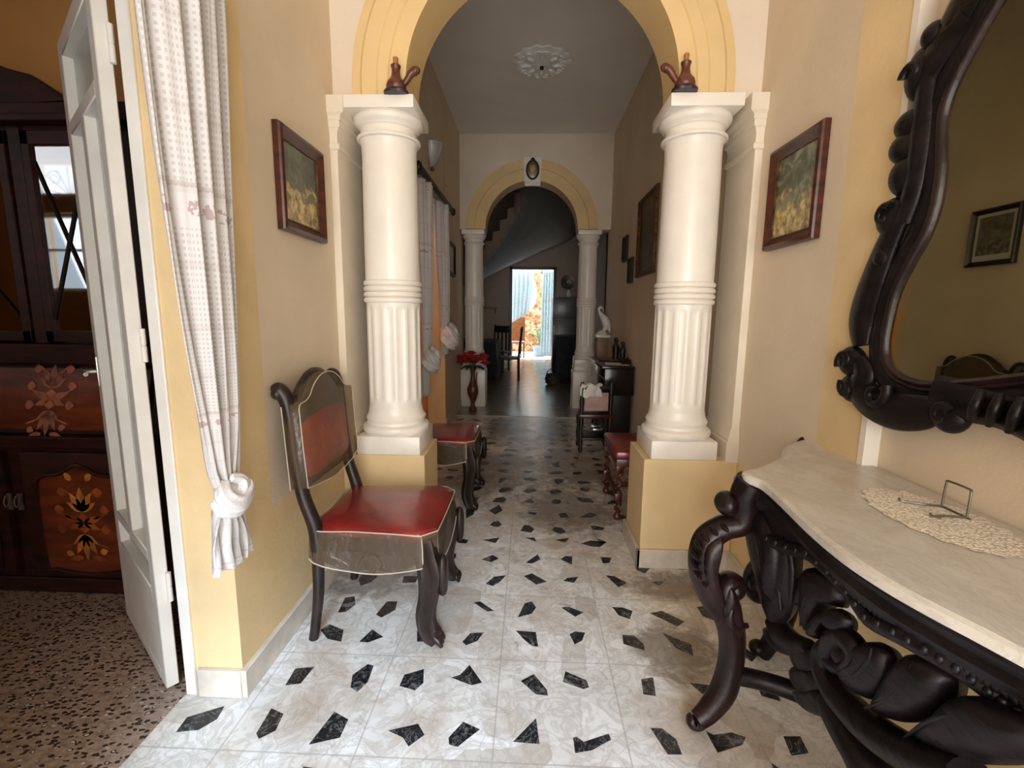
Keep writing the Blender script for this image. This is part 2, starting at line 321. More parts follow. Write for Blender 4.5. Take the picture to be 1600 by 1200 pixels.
# ------------------------------------------------------------------ mesh helpers
def catmull(pts, n=8, closed=False):
    pts = [Vector(p) for p in pts]; out = []
    m = len(pts); rng = m if closed else m - 1
    for i in range(rng):
        if closed: p0, p1, p2, p3 = pts[(i - 1) % m], pts[i], pts[(i + 1) % m], pts[(i + 2) % m]
        else: p0, p1, p2, p3 = pts[max(i - 1, 0)], pts[i], pts[i + 1], pts[min(i + 2, m - 1)]
        for k in range(n):
            t = k / n
            out.append(0.5 * ((2 * p1) + (p2 - p0) * t + (2 * p0 - 5 * p1 + 4 * p2 - p3) * t * t + (3 * p1 - p0 - 3 * p2 + p3) * t ** 3))
    if not closed: out.append(pts[-1].copy())
    return out
class MB:
    def __init__(s): s.bm = bmesh.new(); s.mi = 0; s.uv = None
    def face(s, vs):
        try:
            f = s.bm.faces.new(vs); f.material_index = s.mi; f.smooth = True; return f
        except ValueError: return None
    def box(s, x0, x1, y0, y1, z0, z1):
        v = [s.bm.verts.new((x, y, z)) for x in (x0, x1) for y in (y0, y1) for z in (z0, z1)]
        for q in ((0, 1, 3, 2), (4, 6, 7, 5), (0, 4, 5, 1), (2, 3, 7, 6), (0, 2, 6, 4), (1, 5, 7, 3)):
            s.face([v[i] for i in q])
        return s
    def rbox(s, x0, x1, y0, y1, z0, z1, r=0.01, seg=2):
        b = bmesh.new()
        vs = [b.verts.new((x, y, z)) for x in (x0, x1) for y in (y0, y1) for z in (z0, z1)]
        for q in ((0, 1, 3, 2), (4, 6, 7, 5), (0, 4, 5, 1), (2, 3, 7, 6), (0, 2, 6, 4), (1, 5, 7, 3)): b.faces.new([vs[i] for i in q])
        bmesh.ops.bevel(b, geom=list(b.edges), offset=r, segments=seg, affect='EDGES', profile=0.5)
        s.merge(b); return s
    def merge(s, b, mtx=None):
        mp = {}
        for v in b.verts: mp[v.index if False else v] = s.bm.verts.new(mtx @ v.co if mtx else v.co)
        for f in b.faces: s.face([mp[v] for v in f.verts])
        b.free()
    def loft(s, rings, closed=True, cap=True):
        R = [[s.bm.verts.new(p) for p in ring] for ring in rings]
        for a, b in zip(R[:-1], R[1:]):
            n = len(a)
            for i in range(n if closed else n - 1):
                j = (i + 1) % n
                s.face([a[i], a[j], b[j], b[i]])
        if cap and closed:
            s.face(list(reversed(R[0]))); s.face(R[-1])
        return R
    def lathe(s, prof, seg=32, c=(0, 0, 0), flute=None, axis='z'):
        rings = []
        for r, z in prof:
            ring = []
            for i in range(seg):
                a = 2 * PI * i / seg; rr = r
                if flute: rr = flute(a, z, r)
                if axis == 'z': ring.append((c[0] + rr * math.cos(a), c[1] + rr * math.sin(a), c[2] + z))
                elif axis == 'y': ring.append((c[0] + rr * math.cos(a), c[1] + z, c[2] + rr * math.sin(a)))
                else: ring.append((c[0] + z, c[1] + rr * math.cos(a), c[2] + rr * math.sin(a)))
            rings.append(ring)
        s.loft(rings); return s
    def sweep(s, pts, radii, seg=12, n=6, up=(0, 0, 1), ribs=0, ribd=0.0, smooth=True, caps=True):
        """tapered tube; radii are numbers or (side, up) pairs"""
        P = [Vector(p) for p in pts]
        rr = [(r, r) if isinstance(r, (int, float)) else r for r in radii]
        if smooth:
            Q = catmull(P, n); RR = []
            R3 = catmull([(a, b, 0) for a, b in rr], n); RR = [(max(q.x, 0.0005), max(q.y, 0.0005)) for q in R3]
        else: Q, RR = P, rr
        upv = Vector(up).normalized(); rings = []; prev = None
        for i, p in enumerate(Q):
            t = (Q[min(i + 1, len(Q) - 1)] - Q[max(i - 1, 0)])
            if t.length < 1e-9: t = Vector((0, 0, 1))
            t.normalize()
            if prev is None:
                side = t.cross(upv)
                if side.length < 0.05: side = t.cross(Vector((1, 0, 0)))
                if side.length < 0.05: side = t.cross(Vector((0, 1, 0)))
                side.normalize()
            else:
                side = prev - t * prev.dot(t)
                if side.length < 1e-6: side = t.orthogonal()
                side.normalize()
            prev = side; u2 = side.cross(t).normalized(); ring = []
            a_, b_ = RR[i]
            for k in range(seg):
                an = 2 * PI * k / seg; f = 1 + (ribd * math.cos(ribs * an) if ribs else 0)
                ring.append(p + side * (a_ * f * math.cos(an)) + u2 * (b_ * f * math.sin(an)))
            rings.append(ring)
        s.loft(rings, True, caps); return s
    def sphere(s, c, r, seg=16, rings=10):
        if isinstance(r, (int, float)): r = (r, r, r)
        prof = []
        R = []
        for i in range(rings + 1):
            a = PI * i / rings; q = max(math.sin(a), 0.002)
            R.append([(c[0] + r[0] * q * math.cos(2 * PI * k / seg), c[1] + r[1] * q * math.sin(2 * PI * k / seg), c[2] - r[2] * math.cos(a)) for k in range(seg)])
        s.loft(R); return s
    def prism(s, poly, axis, d0, d1):
        """extrude a 2D polygon: axis 'x' -> poly is (y,z); 'y' -> (x,z); 'z' -> (x,y)"""
        def p3(p, d):
            return (d, p[0], p[1]) if axis == 'x' else ((p[0], d, p[1]) if axis == 'y' else (p[0], p[1], d))
        a = [s.bm.verts.new(p3(p, d0)) for p in poly]; b = [s.bm.verts.new(p3(p, d1)) for p in poly]
        n = len(a)
        fs = [s.face(a), s.face(list(reversed(b)))]
        for i in range(n): s.face([a[i], b[i], b[(i + 1) % n], a[(i + 1) % n]])
        for f in fs:
            if f: f.normal_update()
        bmesh.ops.triangulate(s.bm, faces=[f for f in fs if f], ngon_method='EAR_CLIP')
        return s
    def pillow(s, outline, nrm, t, rings=((1, 0), (0.92, 0.55), (0.72, 0.9), (0.4, 1.0)), groove=0, root=None):
        """a domed solid leaf on a closed outline of 3D points"""
        O = catmull(outline, 4, True); c = sum(O, Vector()) / len(O)
        if root is not None: c = c * 0.6 + Vector(root) * 0.4
        nv = Vector(nrm).normalized()
        for sg in (1, -1):
            R = []
            for k, (sc_, h) in enumerate(rings):
                R.append([c + (p - c) * sc_ + nv * (sg * t * h * (1 + (0.25 * math.cos(groove * 2 * PI * i / len(O)) if groove and k else 0))) for i, p in enumerate(O)])
            Rv = [[s.bm.verts.new(p) for p in ring] for ring in R]
            cv = s.bm.verts.new(c + nv * sg * t)
            for a, b in zip(Rv[:-1], Rv[1:]):
                for i in range(len(a)): s.face([a[i], a[(i + 1) % len(a)], b[(i + 1) % len(a)], b[i]])
            for i in range(len(Rv[-1])): s.face([Rv[-1][i], Rv[-1][(i + 1) % len(O)], cv])
        return s
    def sheet(s, nu, nv, fn, uvfn=None):
        """open surface with UVs: fn(u,v) -> point"""
        if s.uv is None: s.uv = s.bm.loops.layers.uv.new('UVMap')
        V = [[s.bm.verts.new(fn(i / nu, j / nv)) for j in range(nv + 1)] for i in range(nu + 1)]
        for i in range(nu):
            for j in range(nv):
                f = s.face([V[i][j], V[i + 1][j], V[i + 1][j + 1], V[i][j + 1]])
                if f:
                    for l, (a, b) in zip(f.loops, ((i, j), (i + 1, j), (i + 1, j + 1), (i, j + 1))):
                        u, v = a / nu, b / nv
                        l[s.uv].uv = uvfn(u, v) if uvfn else (u, v)
        return s
    def spiral(s, c, e1, e2, r0, r1, a0, a1, tr0, tr1, flat=1.0, n=26, seg=10):
        """tapering scroll in the plane e1,e2"""
        c, e1, e2 = Vector(c), Vector(e1).normalized(), Vector(e2).normalized(); up = e1.cross(e2)
        pts, rad = [], []
        for i in range(n + 1):
            t = i / n; r = r0 + (r1 - r0) * t; a = a0 + (a1 - a0) * t; q = tr0 + (tr1 - tr0) * t
            pts.append(c + e1 * (r * math.cos(a)) + e2 * (r * math.sin(a))); rad.append((q, q * flat))
        s.sweep(pts, rad, seg, 1, up, smooth=False); return s
def obj(name, mb, m, parent=None, loc=None, sharp=40, bevel=0.0, subsurf=0):
    me = bpy.data.meshes.new(name)
    bmesh.ops.recalc_face_normals(mb.bm, faces=list(mb.bm.faces)); mb.bm.to_mesh(me); mb.bm.free()
    o = bpy.data.objects.new(name, me); COL.objects.link(o)
    for k in (m if isinstance(m, (list, tuple)) else [m]): me.materials.append(k)
    try: me.set_sharp_from_angle(angle=math.radians(sharp))
    except Exception: pass
    if parent is not None: o.parent = parent
    if loc is not None: o.location = loc
    if bevel:
        b = o.modifiers.new('bev', 'BEVEL'); b.width = bevel; b.segments = 2; b.limit_method = 'ANGLE'; b.angle_limit = math.radians(40)
    if subsurf:
        b = o.modifiers.new('sub', 'SUBSURF'); b.levels = subsurf; b.render_levels = subsurf
    return o
def tag(o, label, cat, group=None, kind=None):
    o['label'] = label; o['category'] = cat
    if group: o['group'] = group
    if kind: o['kind'] = kind
    return o
def thing(name, label, cat, loc=(0, 0, 0), rz=0.0, group=None, kind=None):
    o = bpy.data.objects.new(name, None); COL.objects.link(o); o.empty_display_size = 0.1
    o.location = loc; o.rotation_euler = (0, 0, rz)
    return tag(o, label, cat, group, kind)
def struct(name, mb, m, parent=None, **kw):
    o = obj(name, mb, m, parent, **kw)
    if parent is None: o['kind'] = 'structure'
    return o
def kids(o): return [c for c in bpy.data.objects if c.parent == o]
def copy_tree(o, parent=None):
    c = o.copy(); COL.objects.link(c); c.parent = parent
    for ch in kids(o): copy_tree(ch, c)
    return c
def at0(o, loc):   # one-mesh thing: mesh given in local coords
    o.location = loc; return o
# ------------------------------------------------------------------ the setting
XL, XR = -0.99, 1.09
YF, YB = -1.75, 2.46            # foyer front wall, first arch wall
Y2 = 6.70                       # second arch wall
HZ = 4.0
DADO = 0.595
W, WY, WF = 0, 1, 2

mb = MB()
# left wall of foyer and corridor: slots 0 beige, 1 yellow
def wbox(x0, x1, y0, y1, z0, z1, mi):
    mb.mi = mi; mb.box(x0, x1, y0, y1, z0, z1)
wbox(-1.20, XL, YF, 0.10, 0, HZ, W)
wbox(-1.20, XL, 0.10, 0.32, 0, HZ, WY)
wbox(-1.20, XL, 0.32, 1.44, 2.36, HZ, W)
wbox(-1.20, XL, 1.44, 1.69, 0, HZ, WY)
wbox(-1.20, XL, 1.69, YB + .0, 0, DADO, WY); wbox(-1.20, XL, 1.69, YB, DADO, HZ, W)
wbox(-1.20, XL, YB, 4.05, 0, DADO, WY); wbox(-1.20, XL, YB, 4.05, DADO, HZ, W)
wbox(-1.20, XL, 4.05, 4.15, 0, HZ, WY)
wbox(-1.20, XL, 4.15, 5.45, 2.44, HZ, W)
wbox(-1.20, XL, 5.45, 5.55, 0, HZ, WY)
wbox(-1.20, XL, 5.55, 7.00, 0, HZ, W)
struct('wall_left', mb, [M['wall'], M['yellow']])
mb = MB()
wbox(1.135, 1.35, YF, 1.53, 0, DADO, WY); wbox(1.135, 1.35, YF, 1.53, DADO, HZ, W)
wbox(XR, 1.135, YF, -0.75, 0, HZ, W); wbox(XR, 1.135, -0.75, -0.55, 0, HZ, WY)
wbox(XR, 1.135, -0.55, 1.53, 2.40, HZ, W)
wbox(XR, 1.35, 1.53, 1.76, 0, HZ, WY)
wbox(XR, 1.35, 1.76, YB, 0, DADO, WY); wbox(XR, 1.35, 1.76, YB, DADO, HZ, W)
wbox(XR, 1.35, YB, 7.00, 0, HZ, W)
struct('wall_right', mb, [M['wall'], M['yellow']])
mb = MB(); mb.box(XR - .004, 1.135, 1.505, 1.53, 0.0, 2.40); struct('trim_1', mb, M['white'])
# entrance wall behind the viewer, with its open doorway
mb = MB(); mb.box(-1.2, -0.85, YF - .25, YF, 0, HZ); mb.box(1.06, 1.35, YF - .25, YF, 0, HZ); mb.box(-0.85, 1.06, YF - .25, YF, 2.75, HZ)
struct('wall_front', mb, M['wall_front'])
mb = MB(); mb.box(-1.2, 1.35, YF - .25, 2.6, HZ, HZ + .1); struct('ceiling_foyer', mb, M['ceiling'])
mb = MB(); mb.box(-1.2, 1.35, 2.6, 7.0, 3.735, 4.1); struct('ceiling_corridor', mb, M['ceiling'])

def arch_poly(cx, z0, zc, r, top, n=40):
    p = [(cx + r, z0)] + [(cx + r * math.cos(PI * i / n), zc + r * math.sin(PI * i / n)) for i in range(n + 1)] + [(cx - r, z0)]
    return [(XR, z0), (XR, top), (XL, top), (XL, z0)] + p[::-1]
def archivolt(cx, z0, zc, prof, n=48):
    """prof: list of (radius, y) swept over the half circle"""
    b = MB(); rings = []
    for i in range(-1, n + 2):
        if i == -1: a, dz = 0, z0 - zc
        elif i == n + 1: a, dz = PI, z0 - zc
        else: a, dz = PI * i / n, 0
        rings.append([(cx + r * math.cos(a), y, zc + r * math.sin(a) + dz) for r, y in prof])
    b.loft(rings, True, True); return b
ACX = 0.034
mb = MB(); mb.prism(arch_poly(ACX, 2.372, 2.44, 0.662, HZ), 'y', YB, 2.72); struct('wall_arch', mb, M['wall_front'])
y = YB
struct('trim_2', archivolt(ACX, 2.374, 2.44, [(.657, 2.715), (.657, y - .018), (.735, y - .020), (.742, y - .028), (.790, y - .030), (.797, y - .037), (.865, y - .038), (.878, y - .028), (.918, y - .024), (.928, y + .005), (.928, y + .02), (.70, y + .02), (.70, 2.715)]), M['arch_yellow'], sharp=25)
mb = MB(); mb.prism(arch_poly(0.0, 2.50, 2.50, 0.64, 3.735), 'y', Y2, 7.0); struct('wall_second_arch', mb, M['wall_front'])
y = Y2
struct('trim_3', archivolt(0.0, 2.502, 2.502, [(.636, 6.99), (.636, y - .02), (.78, y - .025), (.79, y - .04), (.905, y - .045), (.915, y + .02), (.70, y + .02), (.70, 6.99)]), M['arch_yellow'], sharp=25)
mb = MB(); mb.prism([(-.105, 3.095), (.115, 3.095), (.132, 3.42), (-.122, 3.42)], 'y', Y2 - .075, Y2 + .1); struct('trim_4', mb, M['white'], bevel=.004)

# low yellow wall stubs that carry the first pair of columns
mb = MB(); mb.box(XL, -0.55, 2.385, 2.735, 0, .595); struct('wall_stub', mb, M['yellow'], bevel=.004)
mb = MB(); mb.box(.612, XR, 2.385, 2.735, 0, .602); struct('wall_stub.001', mb, M['yellow'], bevel=.004)

# wall pilasters behind the first pair of columns
def pilaster(name, side):
    b = MB(); x0 = XL if side < 0 else XR; s = 1 if side < 0 else -1
    prof = [(0, .597), (.062, .597), (.062, .70), (.056, .705), (.056, .72), (.048, .735), (.044, .76), (.036, .78), (.034, 2.13), (.046, 2.135), (.046, 2.155), (.036, 2.165), (.036, 2.205), (.044, 2.23), (.052, 2.235), (.052, 2.262), (.058, 2.266), (.058, 2.285), (.078, 2.298), (.078, 2.372), (0, 2.372)]
    rings = []
    for d, z in prof:
        e = d * .55
        xs = [x0 - s * .0, x0 + s * (d + .002)]
        rings.append([(xs[0], 2.415 - e, z), (xs[1], 2.415 - e, z), (xs[1], 2.70 + e, z), (xs[0], 2.70 + e, z)])
    b.loft(rings); struct(name, b, M['white'] if False else M['pil'], sharp=25)
M['pil'] = mat('cream_white_paint', (0.76, 0.68, 0.56), 0.45, var=0.04)
pilaster('trim_5', -1); pilaster('trim_6', 1)

# skirtings
def skirt(name, boxes):
    b = MB()
    for q in boxes: b.box(*q)
    struct(name, b, M['skirt'], bevel=.003)
SK = .105
skirt('baseboard_left', [(XL, XL + .02, 1.425, 2.385, 0, SK), (-1.145, XL + .0, 1.422, 1.44, 0, SK), (XL, XL + .018, YF, .30, 0, SK)])
skirt('baseboard_left_corridor', [(XL, XL + .018, 2.75, 4.15, 0, SK), (XL, XL + .018, 5.45, 6.64, 0, SK), (XL, -.55, 2.367, 2.385, 0, SK), (-.55, -.532, 2.367, 2.75, 0, SK)])
skirt('baseboard_right', [(XR - .018, XR, 1.53, 2.367, 0, SK), (1.117, 1.135, YF, 1.53, 0, SK), (XR - .018, XR, 2.75, 6.64, 0, SK), (.594, XR, 2.367, 2.385, 0, SK), (.594, .612, 2.367, 2.753, 0, SK)])

# corridor doorway on the left: the orange room seen through it
mb = MB(); mb.box(-2.3, -2.2, 3.6, 6.0, 0, 3.0); mb.box(-2.2, -1.2, 3.6, 3.7, 0, 3.0); mb.box(-2.2, -1.2, 5.9, 6.0, 0, 3.0); mb.box(-2.3, -1.2, 3.6, 6.0, 3.0, 3.1)
struct('wall_side_room', mb, M['orange'])
mb = MB(); mb.box(-2.3, -0.99, 3.6, 6.0, -.05, -0.001); struct('floor_side_room', mb, M['hall_floor'])

# floors
mb = MB(); mb.mi = 0; mb.box(-1.20, 1.35, YF - .25, 6.03, -.05, 0.0)
mb.mi = 1
SHARDS = [[(-0.848, 1.909), (-0.859, 2.02), (-0.818, 2.034), (-0.789, 1.97), (-0.815, 1.915)], [(-0.672, 1.904), (-0.651, 2.003), (-0.603, 2.006), (-0.594, 1.943), (-0.64, 1.884)], [(-0.243, 2.016), (-0.214, 2.027), (-0.142, 1.959), (-0.174, 1.953)], [(-0.032, 1.919), (-0.002, 2.023), (0.031, 2.04), (0.051, 1.994), (0.031, 1.948)], [(0.168, 2.0), (0.201, 2.008), (0.268, 1.969), (0.226, 1.937)], [(0.406, 2.017), (0.455, 2.016), (0.495, 1.993), (0.47, 1.932), (0.425, 1.957)], [(0.569, 1.981), (0.631, 2.0), (0.711, 1.929), (0.669, 1.893)], [(-0.875, 1.79), (-0.852, 1.828), (-0.776, 1.795), (-0.757, 1.723), (-0.821, 1.737)], [(-0.684, 1.727), (-0.655, 1.805), (-0.593, 1.761), (-0.646, 1.724)], [(-0.461, 1.803), (-0.445, 1.812), (-0.399, 1.771), (-0.417, 1.741), (-0.445, 1.74)], [(-0.258, 1.749), (-0.232, 1.802), (-0.173, 1.812), (-0.197, 1.756), (-0.24, 1.729)], [(-0.038, 1.83), (0.048, 1.824), (0.056, 1.736), (0.03, 1.738), (-0.005, 1.779)], [(0.191, 1.819), (0.217, 1.838), (0.259, 1.832), (0.241, 1.782), (0.207, 1.757)], [(0.416, 1.826), (0.465, 1.825), (0.494, 1.772), (0.489, 1.737), (0.409, 1.771)], [(0.59, 1.849), (0.692, 1.782), (0.677, 1.716), (0.621, 1.757)], [(-0.869, 1.488), (-0.873, 1.569), (-0.805, 1.582), (-0.817, 1.499)], [(-0.644, 1.55), (-0.605, 1.606), (-0.58, 1.599), (-0.575, 1.52), (-0.597, 1.471), (-0.629, 1.491)], [(-0.454, 1.506), (-0.45, 1.56), (-0.383, 1.592), (-0.37, 1.524), (-0.392, 1.489)], [(-0.272, 1.555), (-0.24, 1.571), (-0.212, 1.622), (-0.154, 1.537), (-0.191, 1.522)], [(-0.012, 1.552), (0.037, 1.588), (0.085, 1.514), (0.086, 1.489), (0.044, 1.493)], [(0.144, 1.556), (0.158, 1.608), (0.233, 1.567), (0.239, 1.535), (0.218, 1.525)], [(0.439, 1.584), (0.486, 1.594), (0.473, 1.506), (0.43, 1.512)], [(-0.861, 1.291), (-0.865, 1.388), (-0.812, 1.368), (-0.804, 1.304), (-0.841, 1.272)], [(-0.674, 1.26), (-0.644, 1.385), (-0.585, 1.357), (-0.586, 1.289)], [(-0.44, 1.322), (-0.348, 1.352), (-0.318, 1.312), (-0.359, 1.269), (-0.385, 1.299)], [(-0.239, 1.306), (-0.2, 1.367), (-0.141, 1.341), (-0.178, 1.304), (-0.205, 1.275), (-0.233, 1.282)], [(-0.032, 1.301), (0.043, 1.393), (0.053, 1.297)], [(0.161, 1.325), (0.173, 1.329), (0.194, 1.312), (0.279, 1.346), (0.283, 1.324), (0.217, 1.284), (0.163, 1.272)], [(0.42, 1.374), (0.458, 1.374), (0.493, 1.336), (0.495, 1.283), (0.45, 1.281)], [(-0.201, 2.174), (-0.164, 2.239), (-0.102, 2.256), (-0.131, 2.19), (-0.164, 2.156)], [(-0.009, 2.253), (0.032, 2.282), (0.11, 2.208), (0.053, 2.18)], [(0.192, 2.22), (0.213, 2.247), (0.275, 2.264), (0.245, 2.206)], [(0.417, 2.285), (0.463, 2.279), (0.516, 2.221), (0.466, 2.179)], [(0.643, 2.233), (0.725, 2.263), (0.674, 2.205)], [(-0.246, 2.407), (-0.188, 2.459), (-0.149, 2.422), (-0.19, 2.381)], [(-0.001, 2.386), (0.065, 2.48), (0.084, 2.426), (0.033, 2.379)], [(0.192, 2.432), (0.222, 2.471), (0.261, 2.467), (0.251, 2.38)], [(0.418, 2.47), (0.481, 2.467), (0.459, 2.412), (0.424, 2.402)], [(0.174, 2.659), (0.261, 2.686), (0.234, 2.628)], [(0.422, 2.703), (0.479, 2.653), (0.442, 2.626)], [(-0.266, 2.633), (-0.162, 2.668), (-0.182, 2.596)], [(-0.009, 2.677), (0.051, 2.68), (0.059, 2.628)], [(-1.121, 1.283), (-1.126, 1.339), (-1.03, 1.39), (-1.021, 1.337), (-1.054, 1.294)], [(0.615, 1.575), (0.691, 1.567), (0.645, 1.523)], [(0.861, 1.572), (0.92, 1.571), (0.912, 1.504), (0.854, 1.526)], [(0.599, 1.372), (0.62, 1.358), (0.683, 1.37), (0.721, 1.354), (0.699, 1.326), (0.608, 1.294)], [(0.846, 1.364), (0.901, 1.366), (0.894, 1.307), (0.834, 1.295)], [(0.76, 1.268), (0.779, 1.248), (0.754, 1.237)]]
rs = random.Random(11)
def add_shard(poly):
    c = (sum(p[0] for p in poly) / len(poly), sum(p[1] for p in poly) / len(poly))
    vs = [mb.bm.verts.new((p[0], p[1], 0.0006)) for p in poly]
    ar = sum(poly[i][0] * poly[(i + 1) % len(poly)][1] - poly[(i + 1) % len(poly)][0] * poly[i][1] for i in range(len(poly)))
    f = mb.face(vs if ar > 0 else vs[::-1])
    if f: f.smooth = False
    return c
CENT = [add_shard(p) for p in SHARDS]
for i in range(-6, 7):
    for j in range(-18, 22):
        cx = -0.093 + (i + .5) * .2125 + rs.uniform(-.035, .035); cy = 1.655 + (j + .5) * .2125 + rs.uniform(-.035, .035)
        if not (XL + .04 < cx < 1.04 and YF + .05 < cy < 5.97): continue
        if cy < 2.62 and any((cx - a) ** 2 + (cy - b) ** 2 < .0225 for a, b in CENT): continue
        if cy < 2.38 and (1.28 < cy and -0.55 < cx < .55): continue
        n = rs.choice((4, 4, 5, 5, 6)); a0 = rs.uniform(0, PI); st = rs.uniform(1.0, 1.9); r0 = rs.uniform(.035, .052); rot = rs.uniform(0, PI)
        pl = []
        for k in range(n):
            a = 2 * PI * (k + rs.uniform(-.25, .25)) / n + a0; r = r0 * rs.uniform(.75, 1.15)
            x, y_ = r * math.cos(a) * st, r * math.sin(a)
            pl.append((cx + x * math.cos(rot) - y_ * math.sin(rot), cy + x * math.sin(rot) + y_ * math.cos(rot)))
        add_shard(pl)
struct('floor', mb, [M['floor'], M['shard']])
mb = MB(); mb.box(XL, XR, 6.03, 6.075, -.04, 0.003); struct('trim_7', mb, M['grout_white'])
mb = MB(); mb.box(-3.0, 1.6, 6.075, 14.0, -.05, 0.0); struct('floor_hall', mb, M['hall_floor'])
mb = MB(); mb.box(-6.4, -1.20, -1.5, 2.6, -.05, 0.0); struct('floor_left_room', mb, M['terrazzo'])

# left room: orange walls, a grilled window in its front wall
mb = MB()
mb.box(-6.4, -1.20, 2.47, 2.6, 0, HZ); mb.box(-6.5, -6.4, -1.5, 2.6, 0, HZ)
mb.box(-6.4, -5.75, -1.5, -1.3, 0, HZ); mb.box(-5.10, -1.2, -1.5, -1.3, 0, HZ); mb.box(-5.75, -5.10, -1.5, -1.3, 3.40, HZ); mb.box(-5.75, -5.10, -1.5, -1.3, 3.02, 3.22); mb.box(-5.75, -5.10, -1.5, -1.3, 2.44, 2.64)
mb.box(-5.75, -5.10, -1.5, -1.3, 0, 1.55)
mb.box(-1.212, -1.20, -1.5, .3, 0, HZ); mb.box(-1.212, -1.20, 1.46, 2.6, 0, HZ); mb.box(-1.212, -1.20, .3, 1.46, 2.36, HZ)
struct('wall_left_room', mb, M['orange'])
mb = MB(); mb.box(-6.5, -1.2, -1.5, 2.6, HZ, HZ + .1); struct('ceiling_left_room', mb, M['ceiling'])
w = thing('window_1', 'grilled street window of the orange side room', 'window', (-5.425, -1.4, 0), 0, None, 'structure')
b = MB()
for x0, x1, z0, z1 in ((-.325, -.29, 1.55, 2.44), (.29, .325, 1.55, 2.44), (-.325, .325, 2.40, 2.44), (-.325, .325, 1.55, 1.59), (-.325, .325, 2.02, 2.045), (-.325, -.29, 2.64, 3.02), (.29, .325, 2.64, 3.02), (-.325, .325, 2.99, 3.02), (-.325, .325, 2.64, 2.67), (-.325, -.30, 3.22, 3.40), (.30, .325, 3.22, 3.40), (-.325, .325, 3.38, 3.40), (-.325, .325, 3.22, 3.24)):
    b.box(x0, x1, -.03, .03, z0, z1)
obj('window_frame', b, M['white_wood'], w)
b = MB()
for k in range(7):
    a = PI * (k + .5) / 7
    b.sweep([(0, -.05, 2.66), (.30 * math.cos(a), -.05, 2.66 + .33 * math.sin(a))], [.007, .007], 6, smooth=False)
b.spiral((.17, -.05, 2.86), (1, 0, 0), (0, 0, 1), .09, .03, 0, 3 * PI, .007, .006); b.spiral((-.17, -.05, 2.86), (-1, 0, 0), (0, 0, 1), .09, .03, 0, 3 * PI, .007, .006)
obj('window_grille', b, M['dark'], w)

# stair hall
mb = MB()
mb.box(-3.0, -1.2, 6.9, 7.0, 0, 6); mb.box(-1.2, 1.6, 6.85, 7.0, 3.9, 6); mb.box(-3.1, -3.0, 6.9, 13.6, 0, 6); mb.box(1.4, 1.6, 7.0, 13.6, 0, 6); mb.box(1.09, 1.6, 6.9, 7.0, 0, 6)
mb.box(-3.0, -.57, 13.6, 13.8, 0, 6); mb.box(.71, 1.6, 13.6, 13.8, 0, 6); mb.box(-.57, .71, 13.6, 13.8, 2.60, 6)
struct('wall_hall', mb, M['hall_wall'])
mb = MB(); mb.box(-3.1, 1.6, 6.9, 13.8, 6, 6.1); struct('ceiling_hall', mb, M['ceiling'])
d = thing('door_2', 'dark brown frame of the open patio door at the far end', 'door', (0.07, 13.6, 0), 0, None, 'structure')
b = MB(); b.box(-.66, -.585, -.04, .06, 0, 2.66); b.box(.585, .66, -.04, .06, 0, 2.66); b.box(-.66, .66, -.04, .06, 2.585, 2.66); obj('door_frame', b, M['red_wood'], d, bevel=.006)

# patio outside
mb = MB(); mb.box(-4, 4, 14.0, 19, -.05, 0.0); struct('floor_patio', mb, M['patio'])
mb = MB(); mb.box(-4, 4, 17.6, 17.9, 0, 3.4); mb.box(-4.1, -4, 13.8, 17.9, 0, 3.4); mb.box(4, 4.1, 13.8, 17.9, 0, 3.4); struct('wall_patio', mb, M['patio'])
